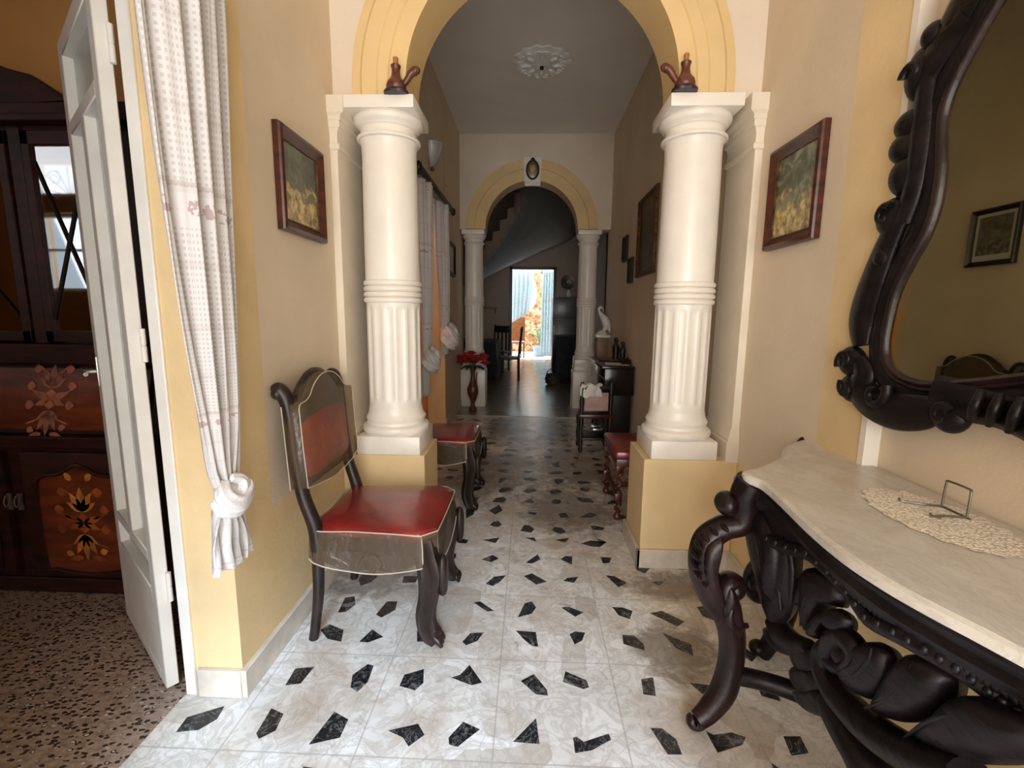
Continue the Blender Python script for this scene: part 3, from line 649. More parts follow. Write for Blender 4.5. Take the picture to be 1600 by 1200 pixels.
# ------------------------------------------------------------------ columns
def column(label, cx, cy, z0, kz, kr, group):
    t = thing('column', label, 'column', (cx, cy, z0), 0, group, 'thing')
    Z = lambda z: (z - .59) * kz
    h = .170 * kr
    b = MB(); b.rbox(-h, h, -h, h, 0, Z(.690), .006); obj('plinth', b, M['white'], t)
    q = lambda pr: [(r * kr, Z(z)) for r, z in pr]
    b = MB(); b.lathe(q([(.172, .690), (.180, .700), (.183, .713), (.180, .727), (.170, .736), (.160, .740), (.157, .752), (.161, .762), (.163, .772), (.158, .782), (.152, .790), (.148, .806), (.144, .83), (.10, .83)]), 64)
    obj('base_moulding', b, M['white'], t, sharp=30)
    nf = 15
    def fl(a, z, r):
        zz = z / kz + .59
        k = min(1, max(0, (zz - .865) / .02)) * min(1, max(0, (1.375 - zz) / .02))
        s = abs(math.sin(nf * a / 2))
        return r - .0065 * kr * k * max(0.0, (s - .42) / .58) ** .7
    zs = [.82, .85, .864, .872, .88, .89, 1.0, 1.12, 1.24, 1.345, 1.356, 1.365, 1.378, 1.395]
    b = MB(); b.lathe([(.1425 * kr, Z(z)) for z in zs], 216, flute=fl); obj('fluted_shaft', b, M['white'], t, sharp=50)
    pr = []
    for k in range(4):
        za = 1.393 + k * .0295
        pr += [(.141, za), (.150, za + .003), (.1535, za + .009), (.1535, za + .019), (.150, za + .0255), (.141, za + .029)]
    b = MB(); b.lathe(q(pr), 64); obj('ring_band', b, M['white'], t, sharp=30)
    b = MB(); b.lathe(q([(.1425, 1.505), (.1425, 1.62), (.1415, 1.8), (.140, 2.0), (.138, 2.13), (.139, 2.17), (.144, 2.195), (.150, 2.203)]), 64); obj('smooth_shaft', b, M['white'], t, sharp=30)
    b = MB(); b.lathe(q([(.148, 2.200), (.158, 2.204), (.161, 2.211), (.158, 2.219), (.150, 2.223), (.142, 2.226), (.140, 2.235), (.140, 2.252), (.143, 2.257), (.150, 2.260), (.155, 2.270), (.166, 2.278), (.172, 2.290), (.173, 2.302), (.168, 2.312), (.160, 2.318), (.10, 2.318)]), 64); obj('capital', b, M['white'], t, sharp=30)
    h = .171 * kr
    b = MB(); b.rbox(-h, h, -h, h, Z(2.315), Z(2.374), .005); obj('abacus', b, M['white'], t)
    return t
column('white plaster column behind the near red chair, left side of the first arch', -.743, 2.555, .595, 1.0, 1.0, 'columns of the first arch')
column('white plaster column above the yellow wall block beside the black console table, first arch', .815, 2.555, .602, .996, 1.0, 'columns of the first arch')
def pedestal(label, x0, x1):
    t = thing('column_pedestal', label, 'pedestal', ((x0 + x1) / 2, 6.84, 0), 0, 'pedestals of the second arch', 'thing')
    w_ = (x1 - x0) / 2
    b = MB(); b.rbox(-w_, w_, -.18, .15, 0, .535, .006); obj('block', b, M['white'], t)
    b = MB(); b.rbox(-w_ * .93, w_ * .93, -.165, .14, .535, .60, .006); obj('cap_slab', b, M['white'], t)
pedestal('white block pedestal behind the red flowers, under the far left column', -.985, -.63)
pedestal('white block pedestal behind the small dark chair, under the far right column', .63, .985)
column('far white column above the red flowers, left side of the second arch', -.808, 6.84, .60, 1.063, .93, 'columns of the second arch')
column('far white column beside the white bird statue, right side of the second arch', .808, 6.84, .60, 1.063, .93, 'columns of the second arch')

# jugs standing on the first pair of capitals
def jug(label, x, y, z, s):
    t = thing('wooden_jug', label, 'jug', (x, y, z), 0, 'jugs on the near capitals')
    b = MB(); b.lathe([(.026, .0), (.044, .002), (.046, .012), (.040, .022), (.03, .024)], 24, flute=lambda a, z, r: r * (1 + .32 * abs(math.cos(a)))); obj('base', b, M['jug_base'], t)
    b = MB(); b.lathe([(.038, .018), (.046, .028), (.047, .040), (.042, .056), (.032, .066), (.024, .080), (.019, .098), (.019, .115), (.023, .124), (.024, .130), (.020, .134), (.01, .134)], 24); obj('body', b, M['jug'], t)
    b = MB(); b.sweep([(s * .030, 0, .040), (s * .055, 0, .070), (s * .075, 0, .098), (s * .098, 0, .108), (s * .112, 0, .104)], [.014, .015, .018, .020, .012], 12); obj('spout', b, M['jug'], t)
    b = MB(); b.lathe([(.011, .130), (.012, .150), (.013, .164), (.009, .168)], 14); obj('stopper', b, M['jug_tip'], t)
jug('small brown wooden jug with curved spout on the left column capital', -.655, 2.392, 2.3742, 1)
jug('small brown wooden jug with curved spout on the right column capital', .705, 2.392, 2.3785, -1)

# ------------------------------------------------------------------ framed pictures (local: hangs in the YZ plane, faces +x)
def picture(label, loc, rz, w_, h, fw, paint, frame, fillet=True, group=None, mount=0.0, cat='picture', name='framed_picture'):
    t = thing(name, label, cat, loc, rz, group)
    b = MB(); prof = [(0, 0), (.0, .022), (.004, .030), (fw * .35, .034), (fw * .5, .028), (fw * .8, .016), (fw, .012), (fw, .0)]
    rings = []
    for sx, sz in ((-1, -1), (1, -1), (1, 1), (-1, 1), (-1, -1)):
        rings.append([(d, sx * (w_ / 2 - o), sz * (h / 2 - o)) for o, d in prof])
    b.loft(rings, True, False); obj('frame', b, frame, t, sharp=25)
    if fillet:
        b = MB(); g = fw; rings = []
        for sx, sz in ((-1, -1), (1, -1), (1, 1), (-1, 1), (-1, -1)):
            rings.append([(d, sx * (w_ / 2 - o), sz * (h / 2 - o)) for o, d in ((g - .003, .008), (g - .003, .016), (g + .002, .016), (g + .002, .008))])
        b.loft(rings, True, False); obj('gilt_fillet', b, M['old_gilt'], t)
    i = fw
    if mount:
        b = MB(); b.box(.002, .008, -w_ / 2 + i, w_ / 2 - i, -h / 2 + i, h / 2 - i); obj('mount', b, M['mat_white'], t); i += mount
    b = MB(); b.box(.002, .010, -w_ / 2 + i, w_ / 2 - i, -h / 2 + i + mount * .8, h / 2 - i); obj('print', b, paint, t)
    return t
picture('dark red framed park scene on the left wall beside the knotted curtain', (XL + .002, 2.052, 1.866), 0, .39, .400, .048, M['paint_left'], M['red_wood'], group='framed park prints')
picture('dark red framed garden party print on the right wall above the console', (XR - .002, 2.063, 1.856), PI, .385, .425, .048, M['paint_right'], M['red_wood'], group='framed park prints')
picture('grey engraving in a dark frame, reflected in the big mirror', (XL + .002, 3.39, 1.90), 0, .345, .385, .034, M['paint_grey'], M['dark'], False, mount=.022)
picture('tall dark icon picture in a gilt frame on the right corridor wall', (XR - .002, 4.56, 2.09), PI, .68, .74, .045, M['paint_icon'], M['old_gilt'], False)
picture('small dark framed print, upper of the two beside the tall icon', (XR - .002, 5.54, 2.09), PI, .22, .28, .03, M['paint_icon'], M['dark'], False, group='small prints on the corridor wall')
picture('small dark framed print, lower of the two beside the tall icon', (XR - .002, 5.20, 1.82), PI, .19, .27, .03, M['paint_icon'], M['dark'], False, group='small prints on the corridor wall')
picture('narrow pale print in a dark frame beyond the corridor curtains', (XL + .002, 5.86, 2.0), 0, .48, .40, .05, M['mat_white'], M['dark'], False)

# oval plaque on the keystone of the far arch
t = thing('oval_plaque', 'small dark oval crest plaque on the white keystone of the far arch', 'plaque', (0.005, Y2 - .076, 3.255))
def oval(rx, rz, y, n=32): return [(rx * math.cos(2 * PI * i / n), y, rz * math.sin(2 * PI * i / n)) for i in range(n)]
b = MB(); b.loft([oval(.092, .128, 0), oval(.092, .128, -.012), oval(.084, .120, -.022), oval(.074, .108, -.022), oval(.070, .104, -.010)], True, True); obj('frame', b, M['dark'], t)
b = MB(); b.loft([oval(.069, .103, -.011), oval(.060, .09, -.014)]); obj('field', b, M['wire'], t)
b = MB(); b.prism([(-.035, .05), (.035, .05), (.035, .0), (.02, -.03), (0, -.045), (-.02, -.03), (-.035, .0)], 'y', -.024, -.014); b.spiral((0, -.018, -.01), (1, 0, 0), (0, 0, 1), .055, .052, PI * 1.1, PI * 1.9, .006, .006, n=12); obj('shield', b, M['gold'], t)
b = MB(); b.sphere((0, -.012, .138), .016); b.sphere((-.018, -.012, .132), .011); b.sphere((.018, -.012, .132), .011); obj('crest_top', b, M['dark'], t)

# ceiling rose
t = thing('ceiling_rose', 'white plaster ceiling rose in the middle of the corridor ceiling', 'ceiling rose', (.075, 4.88, 3.735))
b = MB(); b.lathe([(.02, -.05), (.06, -.05), (.10, -.035), (.13, -.04), (.16, -.03), (.20, -.036), (.24, -.022), (.27, -.012), (.27, 0), (.02, 0)], 96, flute=lambda a, z, r: r * (1 + (.045 * math.cos(14 * a) if r > .11 else .08 * math.cos(8 * a)))); obj('medallion', b, M['ceramic'], t)
b = MB(); b.lathe([(.012, -.075), (.02, -.07), (.02, -.05)], 16); obj('cord_hook', b, M['dark'], t)
b = MB()
for k in range(8):
    a = 2 * PI * k / 8
    for sg in (-1, 1): b.spiral((math.cos(a + sg * .2) * .20, math.sin(a + sg * .2) * .20, -.036), (math.cos(a), math.sin(a), 0), (-sg * math.sin(a), sg * math.cos(a), 0), .045, .008, -1.5, 3.5, .016, .009, .8, 12, 8)
    b.pillow([(math.cos(a) * r + math.sin(a) * o, math.sin(a) * r - math.cos(a) * o, -.040) for r, o in ((.10, 0), (.13, .022), (.17, .018), (.20, 0), (.17, -.018), (.13, -.022))], (0, 0, -1), .018)
obj('leaf_ring', b, M['ceramic'], t)

# wall sconce on the left corridor wall
t = thing('wall_sconce', 'white shell wall light above the corridor curtains', 'wall light', (XL, 4.72, 2.86))
b = MB()
b.loft([[(.012 + .8 * d * math.sin(PI * i / 16) * (1 + .06 * math.cos(i * 2.1)), s * .095 * math.cos(PI * i / 16), z * .95) for i in range(17)] for z, s, d in ((-.13, .12, .02), (-.10, .35, .06), (-.03, .7, .11), (.05, 1.0, .14), (.09, 1.06, .15))], True); obj('shade', b, M['shade_glass'], t)
b = MB(); b.box(0, .014, -.05, .05, -.10, .06); obj('wall_plate', b, M['silver'], t)
b = MB(); b.sphere((.03, 0, -.145), .022); obj('finial', b, M['pillar_brown'], t)

# ------------------------------------------------------------------ curtains
def curtain(name, label, mtl, pts, tail, xoff, folds, amp, knot, group=None):
    """gathered curtain hanging along a wall (local y), tied in a knot.
       pts: (z, y_center, half width) from top to the knot; tail: same below the knot"""
    t = thing(name, label, 'curtain', xoff, 0, group)
    def interp(tab, f):
        f *= len(tab) - 1; i = min(int(f), len(tab) - 2); f -= i; f2 = f
        return [tab[i][k] * (1 - f2) + tab[i + 1][k] * f2 for k in range(3)]
    top = [tuple(v) for v in catmull(pts, 8)]; low = [tuple(v) for v in catmull(tail, 6)]
    H = pts[0][0] - pts[-1][0]
    def fn(tab):
        def f(u, v):
            z, yc, hw = interp(tab, v)
            dens = amp * (0.45 + 0.55 * min(1, hw / pts[0][2]))
            x = dens * math.sin(2 * PI * folds * u + .6 * math.sin(3 * v + u * 5)) + dens * .35 * math.sin(2 * PI * folds * 2.3 * u + 1.0 + v * 2)
            x -= .55 * hw * (2 * u - 1) ** 2 * .5
            return (x, yc + hw * (2 * u - 1) + .006 * math.sin(9 * v + 20 * u), z)
        return f
    b = MB(); b.sheet(96, 60, fn(top), lambda u, v: (u, 1 - v)); o = obj('drape', b, mtl, t, sharp=180)
    so = o.modifiers.new('s', 'SOLIDIFY'); so.thickness = .003
    b = MB(); k = Vector((0, knot[1], knot[0])); r = knot[2]
    rk = random.Random(3)
    b.sweep([k + Vector((0, -.4 * r, .9 * r)), k + Vector((.5 * r, -1.05 * r, .35 * r)), k + Vector((.75 * r, -.2 * r, -.25 * r)), k + Vector((.55 * r, 1.0 * r, .15 * r)), k + Vector((0, .75 * r, .8 * r)), k + Vector((-.3 * r, 0, .5 * r))], [.40 * r, .50 * r, .55 * r, .52 * r, .48 * r, .4 * r], 20, 6, ribs=5, ribd=.16)
    b.sweep([k + Vector((.35 * r, -.2 * r, 1.25 * r)), k + Vector((.6 * r, .55 * r, .85 * r)), k + Vector((.72 * r, .3 * r, .1 * r)), k + Vector((.45 * r, -.75 * r, -.5 * r)), k + Vector((.1 * r, -.9 * r, -1.0 * r))], [.26 * r, .34 * r, .38 * r, .36 * r, .22 * r], 20, 6, ribs=5, ribd=.18)
    b.sweep([k + Vector((-.1 * r, .9 * r, .3 * r)), k + Vector((.4 * r, .9 * r, -.45 * r)), k + Vector((.62 * r, -.1 * r, -.75 * r)), k + Vector((.3 * r, -.9 * r, -.55 * r)), k + Vector((-.2 * r, -.8 * r, 0))], [.42 * r, .46 * r, .5 * r, .48 * r, .4 * r], 20, 6, ribs=6, ribd=.16)
    b.sphere(k, (.66 * r, .95 * r, 1.05 * r)); obj('knot', b, M['knot_cloth'], t, sharp=180)
    b = MB(); b.sheet(48, 24, fn(low), lambda u, v: (u * .5, .3 - v * .3)); o = obj('tail', b, mtl, t, sharp=180)
    so = o.modifiers.new('s', 'SOLIDIFY'); so.thickness = .004
    return t
M['knot_cloth'] = mat('white_knot_cloth', (0.76, 0.74, 0.76), 0.85, var=0.06, nscale=12, bstr=.3, bscale=90, spec=.1)
curtain('knotted_curtain', 'white woven curtain tied in a knot beside the open white door', M['curtain'],
        [(2.42, 1.31, .172), (2.2, 1.315, .168), (1.75, 1.308, .142), (1.33, 1.310, .116), (1.05, 1.308, .088), (.90, 1.300, .064), (.82, 1.298, .040)],
        [(.78, 1.300, .042), (.72, 1.305, .060), (.64, 1.31, .082), (.565, 1.315, .090)], (XL + .085, .02, 0), 4.6, .024, (.795, 1.298, .047))
t = thing('curtain_rod', 'dark wooden curtain rod on the left corridor wall', 'curtain rod', (XL + .07, 4.83, 2.52))
b = MB(); b.rbox(-.012, .012, -.84, .84, -.035, .035, .008); obj('rail', b, M['dark'], t)
for s in (-1, 1):
    b = MB(); b.sphere((0, s * .86, 0), (.03, .035, .045)); obj('finial', b, M['dark'], t)
    b = MB(); b.box(-.07, 0, s * .70 - .012, s * .70 + .012, -.015, .015); obj('bracket', b, M['dark'], t)
curtain('knotted_curtain', 'white knotted curtain on the corridor rod, nearer of the two', M['curtain'],
        [(2.49, 4.36, .30), (2.2, 4.36, .28), (1.6, 4.34, .22), (1.1, 4.26, .13), (.95, 4.22, .09)],
        [(.90, 4.2, .07), (.8, 4.18, .11), (.68, 4.18, .13), (.60, 4.18, .13)], (XL + .07, 0, 0), 5, .025, (.92, 4.21, .09), 'corridor curtains')
curtain('knotted_curtain', 'white knotted curtain on the corridor rod, farther of the two', M['curtain'],
        [(2.49, 5.22, .33), (2.2, 5.22, .31), (1.7, 5.24, .27), (1.3, 5.22, .18), (1.16, 5.18, .12)],
        [(1.10, 5.16, .08), (1.02, 5.16, .13), (.95, 5.16, .14), (.90, 5.16, .14)], (XL + .07, 0, 0), 5, .025, (1.08, 5.17, .11), 'corridor curtains')

# ------------------------------------------------------------------ open door leaf to the left room
d = thing('door_1', 'open white panelled door leaf at the doorway to the orange room', 'door', (-1.2595, 1.4526, 0), math.radians(141.3), None, 'structure')
LW, LT, LH = .640, .020, 2.32
b = MB(); st = .068
def bar(x0, x1, z0, z1, t_=LT): b.rbox(x0, x1, -t_, t_, z0, z1, .003, 1)
bar(0, st, .012, LH); bar(LW - st, LW, .012, LH); bar(st - .001, LW - st + .001, LH - .06, LH); bar(st - .001, LW - st + .001, 1.99, 2.035); bar(st - .001, LW - st + .001, .475, .515); bar(st - .001, LW - st + .001, .012, .06); bar(st - .001, LW - st + .001, .335, .375)
bar(LW / 2 - .026, LW / 2 + .026, .514, 1.991)
obj('stiles_and_rails', b, M['white_wood'], d)
b = MB(); b.rbox(st - .002, LW - st + .002, -.012, .0195, .05, .345, .002, 1); obj('lower_panel', b, M['white_wood'], d)
for i, (x0, x1, z0, z1) in enumerate(((st, LW / 2 - .022, .515, 1.99), (LW / 2 + .022, LW - st, .515, 1.99), (st, LW - st, 2.035, LH - .06), (st, LW - st, .375, .475))):
    b = MB(); b.box(x0 - .004, x1 + .004, -.018, -.012, z0 - .004, z1 + .004); obj('glass_pane', b, M['frost'], d)
for z in (.395, 1.235, 2.12):
    b = MB(); b.lathe([(.004, -.055), (.009, -.053), (.009, -.003), (.007, -.001), (.007, .001), (.009, .003), (.009, .053), (.004, .055)], 12, (-.010, -.017, z)); b.box(-.012, .002, -.020, -.010, z - .045, z + .045)
    obj('hinge', b, M['white_wood'], d)
b = MB(); b.sweep([(LW - .03, LT, 1.10), (LW - .03, LT + .045, 1.10), (LW - .055, LT + .05, 1.10), (LW - .13, LT + .05, 1.10)], [.010, .009, .009, .008], 10); b.rbox(LW - .045, LW - .015, LT - .002, LT + .006, 1.04, 1.16, .003)
obj('door_handle', b, M['silver'], d)
mb = MB(); mb.rbox(-1.196, -1.157, 1.430, 1.441, 0, 2.36, .003, 1); struct('trim_8', mb, M['white_wood'])

# ------------------------------------------------------------------ chairs
def make_chair(label, x, y, group):
    t = thing('dining_chair', label, 'chair', (x, y, 0), 0, group)
    W2 = .238
    # seat frame with carved apron
    b = MB(); n = 24
    def ap(yv): return .375 - .028 * math.cos(yv / W2 * PI) * 1.0
    b.prism([(-.225, -.215), (-.225, .215), (.22, .255), (.245, .20), (.245, -.20), (.22, -.255)], 'z', .385, .462)
    obj('seat_frame', b, M['chair_wood'], t, bevel=.006)
    for s in (-1, 1):
        b = MB(); pl = [(-.20 + .42 * i / n, .345 - .035 * (1 - abs(2 * i / n - 1)) + .012 * math.cos(4 * PI * i / n)) for i in range(n + 1)]
        b.prism(pl + [(.22, .40), (-.20, .40)], 'y', s * .225 - .012, s * .225 + .012)
        for k in range(7):
            a = (k - 3) * .22; b.pillow([(.01 + math.sin(a) * r + math.cos(a) * o, s * .238, .405 - math.cos(a) * r + math.sin(a) * o) for r, o in ((.012, 0), (.04, .012), (.075, .008), (.085, 0), (.075, -.008), (.04, -.012))], (0, s, 0), .012)
        obj('side_apron', b, M['chair_wood'], t)
    b = MB(); pl = [(-.20 + .40 * i / n, .35 - .04 * (1 - abs(2 * i / n - 1))) for i in range(n + 1)]; b.prism(pl + [(.20, .40), (-.20, .40)], 'x', .225, .247); obj('front_apron', b, M['chair_wood'], t)
    # cushion
    b = MB(); rings = []
    base = [(-.235, -.225), (-.235, 0), (-.235, .225), (-.05, .240), (.12, .252), (.205, .262), (.225, .255), (.268, .215), (.275, .19), (.278, 0), (.275, -.19), (.268, -.215), (.225, -.255), (.205, -.262), (.12, -.252), (-.05, -.240)]
    for s_, z in ((.97, .458), (1.0, .466), (1.0, .482), (.985, .492), (.94, .499), (.80, .506), (.55, .512), (.25, .514), (.02, .514)):
        rings.append([((p[0] - .02) * s_ + .02, p[1] * s_, z) for p in base])
    b.loft(rings); obj('seat_cushion', b, M['red'], t, sharp=60)
    # back posts (curled tops) running into the rear legs
    for s in (-1, 1):
        b = MB(); b.sweep([(-.205, s * .228, .40), (-.215, s * .228, .50), (-.252, s * .232, .63), (-.272, s * .235, .78), (-.284, s * .238, .95), (-.296, s * .240, 1.02), (-.318, s * .243, 1.052), (-.336, s * .245, 1.046)], [(.028, .030), (.028, .028), (.027, .026), (.026, .025), (.026, .025), (.029, .028), (.031, .030), (.020, .02)], 14)
        b.sphere((-.318, s * .243, 1.040), (.027, .036, .027)); obj('back_post', b, M['chair_wood'], t, sharp=60)
        b = MB(); b.sweep([(-.208, s * .226, .44), (-.210, s * .226, .34), (-.216, s * .226, .2), (-.236, s * .226, .06), (-.247, s * .226, .0)], [(.026, .025), (.025, .024), (.022, .022), (.019, .020), (.018, .020)], 12); obj('leg', b, M['chair_wood'], t, sharp=60)
        b = MB(); b.sweep([(.222, s * .218, .45), (.235, s * .225, .385), (.250, s * .232, .31), (.240, s * .228, .22), (.226, s * .224, .13), (.236, s * .226, .07), (.258, s * .23, .035), (.272, s * .234, .016)], [(.040, .042), (.046, .046), (.048, .050), (.038, .040), (.038, .040), (.040, .040), (.042, .036), (.032, .015)], 18, ribs=9, ribd=.07)
        b.pillow([(.298, s * .232 + dy, z) for dy, z in ((0, .40), (.026, .36), (.03, .31), (.016, .25), (0, .215), (-.016, .25), (-.03, .31), (-.026, .36))], (1, 0, .1), .022)
        for dy in (-.02, 0, .02): b.sweep([(.262, s * .232 + dy, .045), (.285, s * .234 + dy * 1.2, .03), (.297, s * .235 + dy * 1.3, .01)], [.013, .014, .008], 8)
        obj('leg', b, M['chair_wood'], t, sharp=60)
    # padded back with crest
    out = [(-.222, .66), (0, .645), (.222, .66), (.226, .80), (.226, .93), (.222, .995), (.185, 1.005), (.150, 1.02), (.115, 1.055), (.06, 1.085), (0, 1.095), (-.06, 1.085), (-.115, 1.055), (-.150, 1.02), (-.185, 1.005), (-.222, .995), (-.226, .93), (-.226, .80)]
    xz = lambda z: -.262 - .05 * (z - .65)
    b = MB(); b.pillow([(xz(z), y_, z) for y_, z in out], (1, 0, .06), .026, ((1, .35), (.97, .7), (.85, .95), (.5, 1.0)))
    bk = obj('backrest', b, M['brown_cover'], t, sharp=60)
    b = MB(); b.pillow([(xz(z) + .020, y_, z) for y_, z in ((-.205, .695), (0, .685), (.205, .695), (.215, .80), (.205, .915), (.09, .935), (0, .945), (-.09, .935), (-.205, .915), (-.215, .80))], (1, 0, .06), .016, ((1, .2), (.9, .7), (.6, 1.0)))
    obj('padded_panel', b, M['red_back'], bk)
    b = MB(); b.sweep([(xz(z) - .01, y_, z + .004) for y_, z in out[6:15]], [.014] * 9, 10); obj('crest_rail', b, M['chair_wood'], bk)
    # clear vinyl covers
    def ring_back(o, dx):
        return [(xz(z) + dx, y_ * o, z) for y_, z in out]
    b = MB(); V = []
    fr = [(xz(z) + .046, y_ * 1.17 if z < 1.0 else y_ * 1.12, .66 + (z - .66) * 1.0 + (.0 if z > .7 else -.012 * math.cos(y_ * 40))) for y_, z in out]
    bb = [(xz(z) - .022, y_ * 1.16, .66 + (z - .66) * 1.015) for y_, z in out]
    fin = [(p[0] + .004, p[1] * .5, .83 + (p[2] - .83) * .5) for p in fr]
    b.loft([bb, fr, fin, [((p[0]), p[1] * .1, .83 + (p[2] - .83) * .1) for p in fin]], True, True)
    cv = obj('back_cover', b, M['vinyl'], t, sharp=180); cv['label'] = 'clear vinyl cover over the back'
    b = MB(); b.sweep([Vector(p) for p in fr] + [Vector(fr[0])], [.0022] * (len(fr) + 1), 6, 3)
    for s in (-1, 1): b.sweep([Vector((xz(z) - .024, s * .262, z)) for z in (.66, .78, .9, .99)], [.0022] * 4, 6)
    obj('piping', b, M['piping'], cv)
    base2 = [(p[0] * 1.015 + .0, p[1] * 1.02) for p in base]
    def drop(x_, y_):
        e = min(1, abs(abs(x_) - .0) / .25) if abs(y_) > .2 else min(1, abs(y_) / .25)
        return .365 - .05 * math.cos(min(1, e) * PI / 2) ** 1.0
    B2 = catmull([(p[0], p[1], 0) for p in base2], 5, True)
    b = MB(); top = [(v.x, v.y, .484) for v in B2]; mid = [(v.x * 1.01, v.y * 1.015, .43) for v in B2]; lowr = [(v.x * 1.02, v.y * 1.02, drop(v.x, v.y)) for v in B2]
    b.loft([top, mid, lowr], True, False); cv = obj('seat_cover', b, M['vinyl'], t, sharp=180); cv['label'] = 'clear vinyl skirt around the seat'
    b = MB(); b.sweep([Vector(p) for p in lowr] + [Vector(lowr[0])], [.0028] * (len(lowr) + 1), 6, 1, smooth=False); b.sweep([Vector((p[0], p[1], p[2] + .004)) for p in top] + [Vector((top[0][0], top[0][1], top[0][2] + .004))], [.0028] * (len(top) + 1), 6, 1, smooth=False)
    for s in (-1, 1): b.sweep([(.222, s * .262, .484), (.226, s * .266, .43), (.228, s * .268, .36)], [.0028] * 3, 6)
    obj('piping', b, M['piping'], cv)
    return t
ch = make_chair('dark carved chair with red seat against the left wall, nearest to the viewer', -.632, 1.962, 'red seated carved chairs')
c2 = copy_tree(ch); c2.location = (-.640, 3.30, 0); c2['label'] = 'dark carved chair with red seat behind the left column, in the corridor'

# ------------------------------------------------------------------ black carved console table
T = thing('console_table', 'black carved console table with cream marble top along the right wall', 'console table', (0, 0, 0))
CYT = .45
half = [(1.128, 1.86), (1.06, 1.82), (.985, 1.755), (.93, 1.69), (.875, 1.60), (.808, 1.535), (.74, 1.475), (.690, 1.447), (.664, 1.42), (.660, 1.39), (.672, 1.36), (.682, 1.32), (.672, 1.20), (.655, 1.06), (.649, .93), (.660, .83), (.682, .75), (.708, .68), (.738, .58), (.752, .45)]
full = half + [(x, 2 * CYT - y) for x, y in half[-2::-1]]
fo = [(v.x, v.y) for v in catmull([(x, y, 0) for x, y in full], 4)]
cxm, cym = .9, CYT
def shrink(p, d):
    x, y = p; return (min(1.125, x + d), cym + (y - cym) * (1 - d * .7))
def slab(prof):
    b = MB(); rings = [[(*shrink(p, d), z) for p in fo] for d, z in prof]; b.loft(rings); return b
obj('marble_top', slab([(.012, .846), (.002, .849), (.0, .858), (.002, .868), (.012, .873), (.012, .8735)]), M['marble'], T, sharp=30)
b = slab([(.05, .775), (.028, .782), (.022, .80), (.030, .815), (.022, .832), (.012, .838), (.012, .845), (.05, .846)]); 
obj('top_rail', b, M['carved'], T, sharp=30)
front = [p for p in fo if p[0] < .80]
b = MB()
for k in range(0, len(front) - 1):
    p, q = front[k], front[k + 1]
    for f in (0.0, .5):
        x, y = p[0] + (q[0] - p[0]) * f, p[1] + (q[1] - p[1]) * f
        b.pillow([(x + .036, y + dy + (z - .80) * .25, z) for dy, z in ((-.006, .83), (-.008, .80), (-.006, .772), (.006, .772), (.008, .80), (.006, .83))], (-1, 0, .2), .0055)
obj('gadroon_moulding', b, M['carved'], T)
fr2 = [Vector(p) for p in [(0.7, 1.421, 0.75), (0.7, 1.366, 0.717), (0.7, 1.288, 0.714), (0.7, 1.191, 0.739), (0.7, 1.103, 0.769)] + [(0.695, 1.014, 0.772), (0.695, 0.948, 0.765), (0.695, 0.89, 0.747), (0.695, 0.819, 0.766)] + [(0.71, 0.767, 0.771)] + [(0.73, 0.727, 0.768)] + [(0.75, 0.692, 0.758)] + [(0.765, 0.66, 0.751)]]
fr2.append(Vector((.775, CYT, fr2[-1].z + .005)))
fr2 += [Vector((p.x, 2 * CYT - p.y, p.z)) for p in fr2[-2::-1]]
b = MB(); b.sweep(fr2, [(.013, .017)] * len(fr2), 14, 4)
for k in range(2, len(fr2) - 2):
    for f in (.0, .5):
        p = fr2[k] * (1 - f) + fr2[k + 1] * f; b.sphere(p + Vector((-.010, 0, .004)), (.008, .008, .010), 10, 8)
obj('lower_moulding', b, M['carved'], T)
fc = catmull(fr2, 4); b = MB()
b.loft([[(p.x + .004, p.y, p.z), (p.x + .004, p.y, max(p.z + .004, .80)), (p.x + .030, p.y, max(p.z + .004, .80)), (p.x + .030, p.y, p.z)] for p in fc]); obj('fascia_board', b, M['carved'], T)
